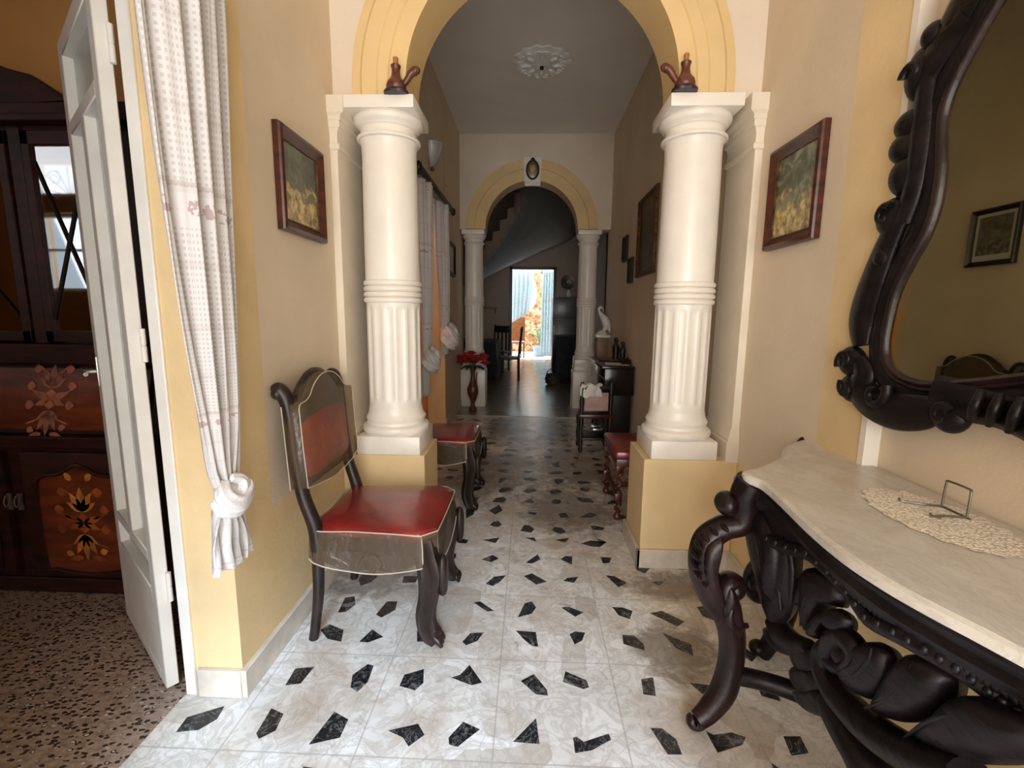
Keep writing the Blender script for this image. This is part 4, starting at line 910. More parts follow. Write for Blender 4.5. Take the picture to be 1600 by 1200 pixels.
def leg_front(my, m_):
    Yf = lambda y: y if my > 0 else 2 * CYT - y
    v = lambda x, y, z: Vector((x, Yf(y), z))
    b = MB(); up = (0, 1, 0)
    b.sweep([v(.69, 1.40, .85), v(.680, 1.41, .80), v(.684, 1.415, .75), v(.672, 1.42, .706), v(.625, 1.425, .684), v(.580, 1.425, .645), v(.568, 1.425, .585), v(.578, 1.425, .52), v(.608, 1.42, .455), v(.650, 1.415, .40), v(.675, 1.41, .32), v(.676, 1.405, .22), v(.655, 1.395, .13), v(.61, 1.385, .065), v(.572, 1.375, .036)],
            [(.045, .05), (.046, .05), (.044, .046), (.040, .046), (.038, .044), (.040, .048), (.043, .052), (.045, .052), (.047, .05), (.046, .046), (.042, .042), (.040, .040), (.042, .040), (.036, .036), (.030, .030)], 20, 6, up)
    b.spiral(v(.560, 1.374, .040), (1, 0, 0), (0, 0, 1), .022, .004, .2, -3.6, .024, .016, 1.3)
    b.spiral(v(.633, 1.42, .765), (1, 0, 0), (0, 0, 1), .030, .006, -.6, 3.6, .026, .018, 1.4)
    b.sphere(v(.628, 1.42, .768), (.036, .048, .038))
    b.spiral(v(.664, 1.405, .492), (1, 0, 0), (0, 0, 1), .036, .006, PI * 1.25, -.4 * PI, .032, .018, 1.5); b.sphere(v(.664, 1.405, .492), (.034, .046, .036))
    b.spiral(v(.66, 1.41, .835), (1, 0, 0), (0, 0, 1), .02, .004, 0, 3, .018, .012, 1.4)
    for k in range(8):   # nicked outer edge of the knee
        a = math.radians(105 + k * 17); b.sphere(v(.640 + .112 * math.cos(a), 1.39, .595 + .112 * math.sin(a)), (.009, .036, .009), 8, 6)
    b.pillow([v(.575 + o, 1.380, z) for o, z in ((.03, .675), (.022, .63), (.02, .57), (.035, .49), (.06, .42), (.02, .46), (-.012, .53), (-.022, .59), (-.012, .645))], (0, -my, 0), .022)
    b.pillow([v(.635 + o, 1.372, z) for o, z in ((0, .52), (.035, .47), (.05, .40), (.045, .34), (.02, .37), (-.015, .44))], (0, -my, 0), .02)
    b.sweep([v(.650, 1.365, .46), v(.640, 1.36, .42), v(.655, 1.36, .385), v(.70, 1.365, .39)], [.010, .014, .014, .008], 8)
    obj('leg', b, m_, T, sharp=60)
leg_front(1, M['carved_brown']); leg_front(-1, M['carved_brown'])
def leg_back(my):
    Yf = lambda y: y if my > 0 else 2 * CYT - y
    v = lambda x, y, z: Vector((x, Yf(y), z)); b = MB()
    b.sweep([v(1.06, 1.70, .84), v(1.05, 1.70, .72), v(.985, 1.69, .60), v(.945, 1.69, .50), v(.98, 1.70, .38), v(1.02, 1.71, .26), v(1.01, 1.72, .14), v(.975, 1.73, .05), v(.96, 1.735, .0)], [(.05, .05), (.055, .05), (.05, .045), (.045, .04), (.05, .04), (.045, .036), (.04, .034), (.036, .03), (.03, .024)], 16)
    b.sphere(v(.925, 1.69, .46), (.045, .04, .045)); b.sphere(v(.94, 1.74, .03), (.035, .035, .03))
    b.sphere(v(1.10, 1.845, .845), (.03, .025, .035), 10, 8)
    obj('leg', b, M['carved'], T, sharp=60)
leg_back(1); leg_back(-1)
# bracket, acanthus ornament and scrolls of the pierced front
b = MB()
b.pillow([(0.75, 1.631, 0.796), (0.75, 1.468, 0.825), (0.75, 1.307, 0.784), (0.75, 1.247, 0.718), (0.75, 1.231, 0.65), (0.75, 1.226, 0.566), (0.75, 1.246, 0.491), (0.75, 1.298, 0.43), (0.75, 1.342, 0.461), (0.75, 1.392, 0.516), (0.75, 1.464, 0.594), (0.75, 1.532, 0.683)], (-1, -.2, .1), .045)
b.pillow([(0.745, 1.45, 0.788), (0.745, 1.324, 0.759), (0.745, 1.267, 0.699), (0.745, 1.256, 0.599), (0.745, 1.279, 0.513), (0.745, 1.316, 0.581), (0.745, 1.363, 0.657)], (-1, -.2, .1), .062)
b.sweep([(0.745, 1.396, 0.592), (0.745, 1.442, 0.535), (0.745, 1.451, 0.479), (0.745, 1.409, 0.465), (0.745, 1.37, 0.5)], [.020, .026, .030, .026, .014], 14, 6, (1, 0, 0))
b.sphere([(0.745, 1.412, 0.501)][0], (.03, .032, .032))
b.sweep([(0.75, 1.309, 0.446), (0.75, 1.259, 0.436), (0.75, 1.202, 0.452), (0.75, 1.142, 0.49)], [.03, .034, .030, .02], 14, 6, (1, 0, 0))
for q in ([(0.72, 1.446, 0.74), (0.72, 1.342, 0.676), (0.72, 1.271, 0.607), (0.72, 1.235, 0.533)], [(0.72, 1.365, 0.803), (0.72, 1.26, 0.754), (0.72, 1.203, 0.682), (0.72, 1.193, 0.587)]): b.sweep(q, [.006, .010, .010, .006], 8)
b.sphere([(0.75, 1.202, 0.607)][0], (.03, .03, .04))
obj('corner_bracket', b, M['carved'], T, sharp=60)
def leafpx(pts, x, t_, nm='acanthus_leaf', groove=0, vein=None):
    b = MB(); b.pillow(pts, (-1, -.12, .25), t_, groove=groove)
    if vein: b.sweep([Vector(p) + Vector((-t_ * .86, 0, .010)) for p in vein], [.002] + [.0055] * (len(vein) - 2) + [.002], 8)
    return obj(nm, b, M['carved'], T, sharp=70)
leafpx([(0.735, 0.943, 0.644), (0.735, 0.933, 0.66), (0.735, 0.904, 0.687), (0.735, 0.871, 0.694), (0.735, 0.854, 0.67), (0.735, 0.855, 0.627), (0.735, 0.881, 0.575), (0.735, 0.925, 0.538), (0.735, 0.969, 0.527), (0.735, 0.989, 0.535), (0.735, 0.958, 0.576), (0.735, 0.939, 0.62)], .735, .040, vein=[(0.735, 0.953, 0.548), (0.735, 0.909, 0.597), (0.735, 0.885, 0.644), (0.735, 0.88, 0.681)])
leafpx([(0.745, 0.885, 0.568), (0.745, 0.866, 0.635), (0.745, 0.841, 0.699), (0.745, 0.814, 0.732), (0.745, 0.777, 0.749), (0.745, 0.749, 0.741), (0.745, 0.743, 0.718), (0.745, 0.753, 0.678), (0.745, 0.778, 0.632), (0.745, 0.809, 0.591), (0.745, 0.852, 0.553), (0.745, 0.895, 0.529)], .745, .048, vein=[(0.745, 0.881, 0.542), (0.745, 0.827, 0.613), (0.745, 0.802, 0.666), (0.745, 0.792, 0.716)])
leafpx([(0.755, 0.809, 0.555), (0.755, 0.777, 0.63), (0.755, 0.752, 0.688), (0.755, 0.726, 0.723), (0.755, 0.7, 0.746), (0.755, 0.67, 0.757), (0.755, 0.63, 0.768), (0.755, 0.6, 0.762), (0.755, 0.621, 0.71), (0.755, 0.674, 0.647), (0.755, 0.74, 0.585)], .755, .050, vein=[(0.755, 0.796, 0.556), (0.755, 0.75, 0.639), (0.755, 0.706, 0.694), (0.755, 0.663, 0.716)])
leafpx([(0.745, 1.14, 0.529), (0.745, 1.164, 0.557), (0.745, 1.169, 0.62), (0.745, 1.189, 0.658), (0.745, 1.159, 0.704), (0.745, 1.104, 0.732), (0.745, 1.049, 0.727), (0.745, 1.031, 0.681), (0.745, 1.078, 0.649), (0.745, 1.113, 0.585)], .745, .035, vein=[(0.745, 1.136, 0.544), (0.745, 1.13, 0.613), (0.745, 1.106, 0.677)])
leafpx([(0.725, 1.109, 0.547), (0.725, 1.093, 0.598), (0.725, 1.056, 0.647), (0.725, 1.011, 0.689), (0.725, 0.974, 0.69), (0.725, 0.97, 0.662), (0.725, 0.997, 0.635), (0.725, 1.023, 0.641), (0.725, 1.051, 0.617), (0.725, 1.065, 0.572)], .725, .030)
for q in ([(0.765, 1.123, 0.489), (0.765, 1.166, 0.48), (0.765, 1.207, 0.444), (0.765, 1.222, 0.41), (0.765, 1.189, 0.383), (0.765, 1.128, 0.413), (0.765, 1.104, 0.447)], [(0.765, 1.104, 0.447), (0.765, 1.155, 0.42), (0.765, 1.209, 0.376), (0.765, 1.211, 0.347), (0.765, 1.179, 0.33), (0.765, 1.118, 0.358), (0.765, 1.079, 0.407)], [(0.765, 1.081, 0.418), (0.765, 1.133, 0.371), (0.765, 1.191, 0.319), (0.765, 1.173, 0.299), (0.765, 1.123, 0.312), (0.765, 1.049, 0.365), (0.765, 1.044, 0.403)], [(0.765, 1.139, 0.476), (0.765, 1.201, 0.453), (0.765, 1.284, 0.417), (0.765, 1.332, 0.41), (0.765, 1.377, 0.368), (0.765, 1.321, 0.351), (0.765, 1.246, 0.381)]):
    leafpx(q, .765, .034)
b = MB()
b.sweep([(0.72, 0.968, 0.571), (0.72, 0.999, 0.549), (0.72, 1.029, 0.55), (0.72, 1.022, 0.593), (0.72, 0.989, 0.633), (0.72, 0.952, 0.64), (0.72, 0.942, 0.613), (0.72, 0.967, 0.569), (0.72, 0.995, 0.559)], [.010, .016, .020, .024, .026, .026, .022, .018, .010], 12, 5, (1, 0, 0))
b.sweep([(0.73, 1.028, 0.593), (0.73, 1.059, 0.538), (0.73, 1.047, 0.501), (0.73, 1.003, 0.485), (0.73, 0.945, 0.488), (0.73, 0.885, 0.5), (0.73, 0.813, 0.527), (0.73, 0.743, 0.567), (0.73, 0.684, 0.608)], [(.018, .02), (.024, .026), (.026, .03), (.028, .036), (.03, .04), (.032, .044), (.034, .046), (.034, .046), (.03, .04)], 14, 5, (1, 0, 0))
b.sweep([(0.76, 1.07, 0.403), (0.76, 1.035, 0.395), (0.76, 0.983, 0.392), (0.76, 0.935, 0.389), (0.76, 0.897, 0.373), (0.76, 0.867, 0.344)], [(.03, .03), (.034, .036), (.038, .045), (.04, .05), (.04, .05), (.035, .045)], 14, 5, (1, 0, 0))
b.sphere([(0.73, 0.998, 0.581)][0], (.022, .030, .030)); obj('scroll_stem', b, M['carved'], T, sharp=70)
b = MB(); b.sweep([(.69, 1.40, .185), (.78, 1.385, .178), (.88, 1.33, .178), (.95, 1.20, .19), (.95, .95, .21), (.88, .70, .23), (.84, .45, .24), (.88, .20, .23), (.95, -.05, .21), (.95, -.30, .19), (.88, -.43, .178), (.78, -.485, .178), (.69, -.5, .185)], [(.028, .030)] * 13, 14, 6); obj('stretcher', b, M['carved'], T)
b = MB(); b.sweep([(.77, .82, .50), (.80, .74, .36), (.82, .66, .20), (.78, .62, .08), (.74, .60, .0)], [(.04, .04), (.045, .05), (.04, .045), (.035, .04), (.03, .03)], 14); obj('scroll_support', b, M['carved'], T)
b = MB(); b.sweep([(.77, .08, .50), (.80, .16, .36), (.82, .24, .20), (.78, .28, .08), (.74, .30, .0)], [(.04, .04), (.045, .05), (.04, .045), (.035, .04), (.03, .03)], 14); obj('scroll_support', b, M['carved'], T)

# lace doily and wire stand on the marble
b = MB(); n = 72; rr = random.Random(5)
rings = []
for k, s_ in enumerate((.02, .3, .6, .85, 1.0)):
    rings.append([(.985 + (.112 * s_ * (1 + (.05 * math.cos(18 * 2 * PI * i / n) if s_ == 1 else 0))) * math.cos(2 * PI * i / n), 1.105 + (.190 * s_ * (1 + (.05 * math.cos(18 * 2 * PI * i / n) if s_ == 1 else 0))) * math.sin(2 * PI * i / n), .8752 + rr.uniform(0, .0016) + (.001 if s_ < 1 else -.0008)) for i in range(n)])
b.loft(rings, True, True)
o = obj('lace_doily', b, M['doily']); tag(o, 'cream lace doily lying on the marble console top', 'doily')
so = o.modifiers.new('s', 'SOLIDIFY'); so.thickness = .0012
t = thing('plate_stand', 'bent wire plate stand on the lace doily', 'plate stand', (1.036, 1.128, .8775))
b = MB(); r = .0028
b.sweep([(.012, .034, .002), (.013, .034, .03), (.014, .033, .064), (.014, .027, .071), (.014, -.027, .071), (.014, -.033, .064), (.013, -.034, .03), (.012, -.034, .002)], [r] * 8, 8, 4); obj('back_loop', b, M['wire'], t)
b = MB(); b.sweep([(.012, .036, .003), (.012, 0, .003), (.012, -.044, .003)], [r] * 3, 8); b.sweep([(.012, .034, .003), (-.03, .04, .004), (-.065, .062, .003), (-.072, .062, .010)], [r] * 4, 8); b.sweep([(.012, -.034, .003), (-.03, -.030, .004), (-.062, -.03, .003), (-.07, -.03, .010)], [r] * 4, 8); obj('base_prongs', b, M['wire'], t)

# ------------------------------------------------------------------ big carved mirror (in the YZ plane, facing -x)
CM = .58
T = thing('wall_mirror', 'large mirror in a scrolled black carved frame above the console table', 'mirror', (1.100, 0, 0))
inner = [(CM, 1.275), (.80, 1.270), (.93, 1.255), (1.035, 1.236), (1.16, 1.205), (1.25, 1.186), (1.315, 1.180), (1.37, 1.188), (1.415, 1.212), (1.438, 1.255), (1.440, 1.32), (1.424, 1.42), (1.385, 1.50), (1.345, 1.57), (1.325, 1.65), (1.325, 1.74), (1.338, 1.83), (1.34, 1.89), (1.318, 1.95), (1.27, 2.02), (1.20, 2.11), (1.10, 2.22), (1.0, 2.30), (.80, 2.40), (CM, 2.44)]
loop = inner + [(2 * CM - y, z) for y, z in inner[-2:0:-1]]
I = catmull([(0, y, z) for y, z in loop], 4, True)
def offs(P, d):
    out = []; n = len(P)
    for i in range(n):
        t_ = (P[(i + 1) % n] - P[i - 1]).normalized(); out.append(P[i] + Vector((0, t_.z, -t_.y)) * d)
    return out
cI = sum(I, Vector()) / len(I)
sg = 1 if (offs(I, .01)[10] - cI).length > (I[10] - cI).length else -1
b = MB(); b.prism([(v.y, v.z) for v in offs(I, sg * .012)], 'x', -.028, -.010); obj('mirror_glass', b, M['mirror'], T)
def fprof(prof): 
    b = MB(); R = []
    O = [offs(I, sg * d) for d, h in prof]
    for i in range(len(I)): R.append([(-h, O[k][i].y, O[k][i].z) for k, (d, h) in enumerate(prof)])
    R.append(R[0]); b.loft(R, True, False); return b
obj('inner_moulding', fprof([(.0, .004), (-.002, .030), (.001, .038), (.007, .042), (.012, .038), (.015, .035), (.020, .039), (.026, .037), (.029, .03), (.029, .004)]), M['carved_brown'], T, sharp=50)
obj('frame_board', fprof([(.026, .002), (.026, .028), (.036, .034), (.054, .037), (.074, .032), (.084, .018), (.084, .002)]), M['carved'], T, sharp=50)
b = MB()
def both(fn):
    fn(lambda y: y); fn(lambda y: 2 * CM - y)
def orn(Yf):
    s = 1 if Yf(0) == 0 else -1
    S = lambda y, z, x=-.03: Vector((x, Yf(y), z))
    E1, E2 = (0, s, 0), (0, 0, 1)
    def ball(y, z, ry, rz, x=.032): b.sphere(S(y, z, -.024), (x, ry, rz), 16, 12)
    # side scrolls (from the top of the picture downwards)
    ball(1.452, 2.02, .048, .070); b.spiral(S(1.454, 2.02, -.05), E1, E2, .034, .006, 0, 4.5, .013, .008)
    b.sweep([S(1.32, 2.10), S(1.40, 2.04), S(1.44, 1.98)], [(.05, 0.0186), (.052, 0.0186), (.04, 0.0186)], 12, 5, (1, 0, 0))
    b.sweep([S(1.20, 2.26), S(1.29, 2.18), S(1.36, 2.09)], [(.05, 0.0186), (.055, 0.0186), (.05, 0.0186)], 12, 5, (1, 0, 0))
    ball(1.468, 1.895, .050, .040); ball(1.476, 1.835, .052, .044); ball(1.462, 1.755, .054, .056)
    b.sweep([S(1.42, 2.0), S(1.415, 1.85), S(1.415, 1.72), S(1.44, 1.62)], [(.03, 0.0186), (.036, 0.0211), (.036, 0.0211), (.03, 0.0186)], 12, 5, (1, 0, 0))
    ball(1.492, 1.645, .056, .056); b.spiral(S(1.494, 1.647, -.05), E1, E2, .034, .005, 2.4, -3.0, .013, .008)
    b.sweep([S(1.455, 1.64), S(1.50, 1.55), S(1.55, 1.41), S(1.562, 1.33), S(1.55, 1.26)], [(.035, 0.0174), (.045, 0.0186), (.055, 0.0198), (.055, 0.0186), (.035, 0.0161)], 12, 6, (1, 0, 0))
    # lower corner: two lobes and a big S scroll
    ball(1.592, 1.205, .056, .050); b.spiral(S(1.592, 1.205, -.048), E1, E2, .036, .006, -.6, 4.6, .014, .009)
    ball(1.572, 1.118, .050, .048); b.spiral(S(1.570, 1.118, -.048), E1, E2, .032, .006, .6, -4.2, .013, .009)
    b.sweep([S(1.55, 1.21), S(1.52, 1.17), S(1.53, 1.12), S(1.47, 1.09), S(1.38, 1.082), S(1.28, 1.10), S(1.22, 1.13)], [(.03, 0.0186), (.045, 0.0211), (.05, 0.0223), (.056, 0.0236), (.058, 0.0248), (.05, 0.0223), (.03, 0.0186)], 14, 6, (1, 0, 0))
    b.spiral(S(1.44, 1.125, -.05), E1, E2, .052, .008, 2.6, 7.6, .016, .010)
    ball(1.205, 1.105, .050, .046); b.spiral(S(1.205, 1.105, -.048), E1, E2, .032, .006, 2.6, -2.6, .013, .009)
    b.sweep([S(1.25, 1.155), S(1.17, 1.15), S(1.08, 1.145), S(1.0, 1.135), S(.88, 1.115), S(.74, 1.07), S(.60, 1.05)], [(.045, 0.0211), (.048, 0.0223), (.040, 0.0223), (.046, 0.0236), (.055, 0.0248), (.06, 0.0248), (.05, 0.0248)], 14, 6, (1, 0, 0), ribs=6, ribd=.06)
    for k in range(5): b.sweep([S(1.12 - .045 * k, 1.115 - .004 * k, -.055), S(1.10 - .045 * k, 1.15, -.068), S(1.105 - .045 * k, 1.185, -.055)], [.008, .012, .008], 8)
    b.sweep([S(1.0, 2.42), S(.86, 2.52), S(.70, 2.56), S(.60, 2.62)], [(.06, 0.0248), (.07, 0.0248), (.08, 0.0248), (.07, 0.0248)], 14, 6, (1, 0, 0)); ball(1.06, 2.40, .06, .06)
    for y, z in ((1.36, 2.20), (1.22, 2.33), (1.50, 1.53), (1.42, 2.10)): ball(y, z, .035, .035)
both(orn)
obj('carved_scrolls', b, M['carved'], T, sharp=70)
# ------------------------------------------------------------------ display cabinet in the left room
def petals(b, items, y0, tilt=0):
    for (x, z, a, ln, wd) in items:
        ca, sa = math.cos(a), math.sin(a)
        pl = []
        for k in range(9):
            f = k / 8; w_ = wd * math.sin(PI * f ** .8)
            pl.append((f * ln, w_))
        for k in range(7, 0, -1): pl.append((k / 8 * ln, -wd * math.sin(PI * (k / 8) ** .8)))
        q = [(x + ca * u - sa * v_, z + sa * u + ca * v_) for u, v_ in pl]
        vs = [b.bm.verts.new((px, y0 + tilt * (pz - .81), pz)) for px, pz in q]; b.face(vs)
def spray(cx, cz, k):
    it = []; it2 = []
    D = math.radians
    for a, ln, w_ in ((90, .12, .022), (62, .105, .020), (118, .105, .020), (35, .085, .015), (145, .085, .015)): it.append((cx, cz + .035 * k, D(a), ln * k, w_ * k))
    for a, ln, w_ in ((-90, .13, .017), (-64, .11, .017), (-116, .11, .017), (-40, .08, .013), (-140, .08, .013)): it.append((cx, cz - .075 * k, D(a), ln * k, w_ * k))
    for a, ln, w_ in ((20, .10, .018), (160, .10, .018), (-22, .085, .016), (202, .085, .016), (90, .05, .03), (-90, .05, .03)): it2.append((cx, cz - .02 * k, D(a), ln * k, w_ * k))
    for s in (-1, 1):
        it.append((cx + s * .035 * k, cz + .185 * k, D(90 - s * 35), .05 * k, .015 * k))
        for dx, dz in ((.085, .13), (.108, .045), (.105, -.05)): it2.append((cx + (s * dx - .024) * k, cz + dz * k, 0, .048 * k, .022 * k))
        it.append((cx + (s * .082 - .018) * k, cz - .165 * k, D(20 * s), .04 * k, .016 * k))
        for dx, dz, a in ((.03, .09, 55), (.05, -.12, -20), (.05, .0, 25)): it2.append((cx + s * dx * k, cz + dz * k, D(a if s > 0 else 180 - a), .07 * k, .005 * k))
        it2.append((cx + s * .02 * k, cz - .19 * k, D(-10 if s > 0 else 190), .07 * k, .014 * k))
    return it, it2
T = thing('display_cabinet', 'dark mahogany display cabinet with inlaid doors in the orange room', 'cabinet', (0, 2.0, 0))
CX0, CX1 = -3.0, -1.50
b = MB(); b.box(CX0, CX1, .0, .42, .0, .72); b.box(CX0 + .02, CX1 - .02, -.03, .42, .72, .775); b.box(CX0 + .01, CX1 - .01, -.012, .0, .0, .075); obj('base_carcass', b, M['cab_wood'], T, bevel=.006)
b = MB(); b.prism([(.01, .775), (.01, .79), (.10, 1.10), (.42, 1.10), (.42, .775)], 'x', CX0 + .03, CX1 - .03); b.box(CX0 + .01, CX1 - .01, .03, .43, 1.10, 1.19); obj('desk_carcass', b, M['cab_wood'], T, bevel=.006)
b = MB(); 
b.prism([(.004, .80), (.0, .81), (.078, 1.075), (.088, 1.075)], 'x', -2.78, -1.74)
it, it2 = spray(-2.20, .955, .9)
b.mi = 1; petals(b, it + it2, -.003, .2943); fl_ = obj('drop_front', b, [M['cab_panel'], M['inlay2']], T)
for n_, (x0, x1) in enumerate(((-2.93, -2.42), (-2.33, -1.78))):
    b = MB(); b.rbox(x0, x1, -.022, .004, .09, .70, .006); dr = obj('door', b, M['cab_wood'], T)
    cx, hw = (x0 + x1) / 2 - .03 * 0, (x1 - x0) / 2 - .07
    cz = .395
    ol = [(cx - hw, .16), (cx - hw * .75, .13), (cx, .11), (cx + hw * .75, .13), (cx + hw, .16), (cx + hw, .52), (cx + hw * .8, .59), (cx + hw * .45, .60), (cx, .645), (cx - hw * .45, .60), (cx - hw * .8, .59), (cx - hw, .52)]
    b = MB(); b.prism([(v.x, v.y) for v in catmull([(x, z, 0) for x, z in ol], 4, True)], 'y', -.026, -.018)
    it, it2 = spray(cx, .385, 1.0); b.mi = 1; petals(b, it, -.0285); b.mi = 2; petals(b, it2, -.0275); obj('panel', b, [M['cab_panel'], M['inlay'], M['inlay2']], dr)
    b = MB(); ring = catmull([(x, -.026, z) for x, z in ol], 4, True); b.sweep(ring + [ring[0]], [.010] * (len(ring) + 1), 8, 1, (0, 1, 0), smooth=False); obj('moulding', b, M['cab_wood'], dr)
for x in (-2.40, -2.35):
    b = MB(); b.rbox(x - .012, x + .012, -.028, -.018, .42, .50, .003); b.sweep([(x - .012, -.03, .49), (x - .012, -.04, .46), (x, -.042, .44), (x + .012, -.04, .46), (x + .012, -.03, .49)], [.003] * 5, 8); obj('pull', b, M['wire'], T)
b = MB(); b.sphere((-1.82, -.03, .745), .014); obj('knob', b, M['wire'], T)
# upper glazed part: open box
b = MB(); ux0, ux1 = CX0 + .05, CX1 - .05
b.box(ux0, ux0 + .03, .06, .42, 1.19, 2.12); b.box(ux1 - .03, ux1, .06, .42, 1.19, 2.12); b.box(ux0, ux1, .40, .42, 1.19, 2.12); b.box(ux0, ux1, .06, .42, 2.10, 2.13); b.box(-2.25, -2.19, .05, .09, 1.19, 2.12); b.box(ux1 - .08, ux1, .05, .09, 1.19, 2.12); b.box(ux0, ux0 + .08, .05, .09, 1.19, 2.12)
b.box(-1.87, ux1 - .03, .05, .09, 1.20, 2.10); obj('glazed_carcass', b, M['cab_wood'], T, bevel=.004)
b = MB(); b.box(ux0 - .06, ux1 + .06, .0, .43, 2.12, 2.15); b.box(ux0 - .03, ux1 + .03, .02, .43, 2.15, 2.20)
ctr = (CX0 + CX1) / 2
cr = [(ux0, 2.19), (ux0 + .10, 2.20), (ux0 + .25, 2.25), (ctr - .16, 2.31), (ctr - .06, 2.335), (ctr, 2.36), (ctr + .06, 2.335), (ctr + .16, 2.31), (-1.97, 2.235), (-1.80, 2.195), (ux1, 2.19)]
b.prism(cr, 'y', .03, .07); obj('cornice_crest', b, M['cab_wood'], T, bevel=.008)
for x0, x1 in ((ux0 + .09, -2.26), (-2.19, -1.88)):
    b = MB()
    for q in ((x0, x0 + .04, 1.20, 2.10), (x1 - .04, x1, 1.20, 2.10)): b.box(q[0], q[1], .045, .075, q[2], q[3])
    b.box(x0, x1, .045, .075, 1.20, 1.25); b.box(x0, x1, .045, .075, 2.04, 2.10)
    dr = obj('glass_door', b, M['cab_wood'], T, bevel=.004)
    b = MB(); b.box(x0 + .035, x1 - .035, .058, .062, 1.24, 2.05); obj('pane', b, M['glass'], dr)
    b = MB(); cx = (x0 + x1) / 2
    b.sweep([(x0 + .04, .054, 1.98), (x1 - .04, .054, 1.30)], [.006] * 2, 8, smooth=False); b.sweep([(x0 + .04, .054, 1.30), (x1 - .04, .054, 1.98)], [.006] * 2, 8, smooth=False); obj('glazing_bars', b, M['dark'], dr)
for z in (1.64,):
    b = MB(); b.box(ux0 + .03, ux1 - .03, .10, .40, z, z + .012); obj('shelf', b, M['cab_wood'], T)
# things in the cabinet
t = thing('figurine', 'dark bust with pale cloth inside the display cabinet', 'figurine', (-2.12, 2.175, 1.192)); t.scale = (1.24, 1.0, 1.24)
b = MB(); b.lathe([(.07, 0), (.085, .01), (.06, .05), (.075, .11), (.09, .15), (.06, .18), (.02, .185)], 20); obj('cloth', b, M['cloth'], t)
b = MB(); b.lathe([(.02, .17), (.03, .19), (.035, .21), (.03, .22)], 16); b.sphere((0, 0, .27), (.06, .065, .065)); b.sphere((0, -.06, .262), .014, 8, 6); obj('head', b, M['dark'], t)
b = MB(); b.lathe([(.085, .285), (.085, .293), (.062, .296), (.06, .325), (.03, .345), (.005, .348)], 24); obj('hat', b, M['dark'], t)
t = thing('decorative_plate', 'gilt plate standing behind the cabinet glass', 'plate', (-2.42, 2.22, 1.302))
b = MB(); b.lathe([(.002, .0), (.05, .002), (.06, -.008), (.095, -.02), (.10, -.018)], 32, axis='y'); obj('dish', b, M['gold'], t)
b = MB(); b.box(-.04, .04, -.005, .05, -.11, -.095); b.box(-.035, -.03, .0, .01, -.1, .02); b.box(.03, .035, .0, .01, -.1, .02); obj('stand', b, M['dark'], t)
t = thing('brass_vessel', 'small brass pot on the cabinet floor beside the bust', 'vessel', (-1.93, 2.15, 1.192))
b = MB(); b.lathe([(.03, 0), (.045, .01), (.055, .05), (.045, .09), (.025, .11), (.03, .125), (.02, .125)], 20); obj('body', b, M['gold'], t)
b = MB(); b.sphere((0, 0, .132), (.026, .026, .012)); obj('lid', b, M['gold'], t)

# ------------------------------------------------------------------ corridor furniture, right side
t = thing('reed_organ', 'dark polished reed organ against the right corridor wall', 'organ', (1.075, 5.2, 0))
b = MB(); b.rbox(-.30, 0, -.42, .62, .525, .80, .006); obj('case', b, M['dark_gloss'], t)
b = MB(); b.rbox(-.335, 0, -.45, .66, .80, .828, .006); obj('top_board', b, M['dark_gloss'], t)
b = MB(); b.rbox(-.25, 0, -.33, .53, .0, .525, .01); obj('lower_case', b, M['dark'], t)
for y in (-.34, .54):
    b = MB(); b.lathe([(.03, 0), (.04, .01), (.028, .05), (.036, .12), (.022, .2), (.04, .28), (.026, .38), (.04, .46), (.04, .525)], 18, (-.25, y, 0)); obj('leg', b, M['dark_gloss'], t)
b = MB(); b.box(-.306, -.30, -.40, .60, .69, .70); obj('lid_edge', b, M['silver'], t)
b = MB(); b.rbox(-.34, -.22, .02, .14, .03, .06, .01); b.rbox(-.34, -.22, .18, .30, .03, .06, .01); obj('pedal', b, M['silver'], t)
# small things on the organ
b = MB(); b.loft([[(x, y, z) for x, y in ((.80, 4.88), (1.04, 4.86), (1.05, 5.12), (.83, 5.14))] for z in (.8285, .831)]); o = obj('cloth_runner', b, M['cloth']); tag(o, 'small pale cloth on the near end of the organ top', 'cloth')
t = thing('serving_tray', 'low oval tray on the organ top', 'tray', (.93, 5.40, .8285))
b = MB(); b.lathe([(.002, .002), (.10, .002), (.13, .012), (.14, .022), (.143, .020), (.132, .004), (.10, .0), (.002, .0)], 32); obj('dish', b, M['pillar_brown'], t)
b = MB(); b.spiral((0, .14, .022), (1, 0, 0), (0, 1, 0), .03, .03, 0, PI, .005, .005, n=10); obj('handle', b, M['pillar_brown'], t)
for k, (x, y, s, lb) in enumerate(((.985, 5.36, 1.0, 'dark carved figurine on the organ, taller of the pair'), (1.03, 5.20, .86, 'dark carved figurine on the organ, shorter of the pair'))):
    t = thing('carved_figurine', lb, 'figurine', (x, y, .832 if False else .8285), 0, 'figurines on the organ')
    b = MB(); b.lathe([(.035 * s, 0), (.04 * s, .01), (.034 * s, .05 * s), (.04 * s, .12 * s), (.042 * s, .16 * s), (.02 * s, .20 * s), (.018 * s, .21 * s)], 18); obj('body', b, M['chair_wood'], t)
    b = MB(); b.sphere((0, 0, .235 * s), (.026 * s, .028 * s, .032 * s)); obj('head', b, M['chair_wood'], t)
t = thing('dark_ornament', 'low dark leafy ornament at the wall end of the organ top', 'ornament', (1.02, 4.98, .832))
b = MB()
for k in range(9):
    a = k * .7; b.pillow([(math.cos(a) * r_ * .055 - math.sin(a) * o_ * .02, math.sin(a) * r_ * .09 + math.cos(a) * o_ * .02, .02 + .022 * math.sin(k * 2.1) + .02 * r_) for r_, o_ in ((.1, 0), (.6, 1), (1.1, 0), (.6, -1))], (0, 0, 1), .012)
obj('leaves', b, M['dark'], t)
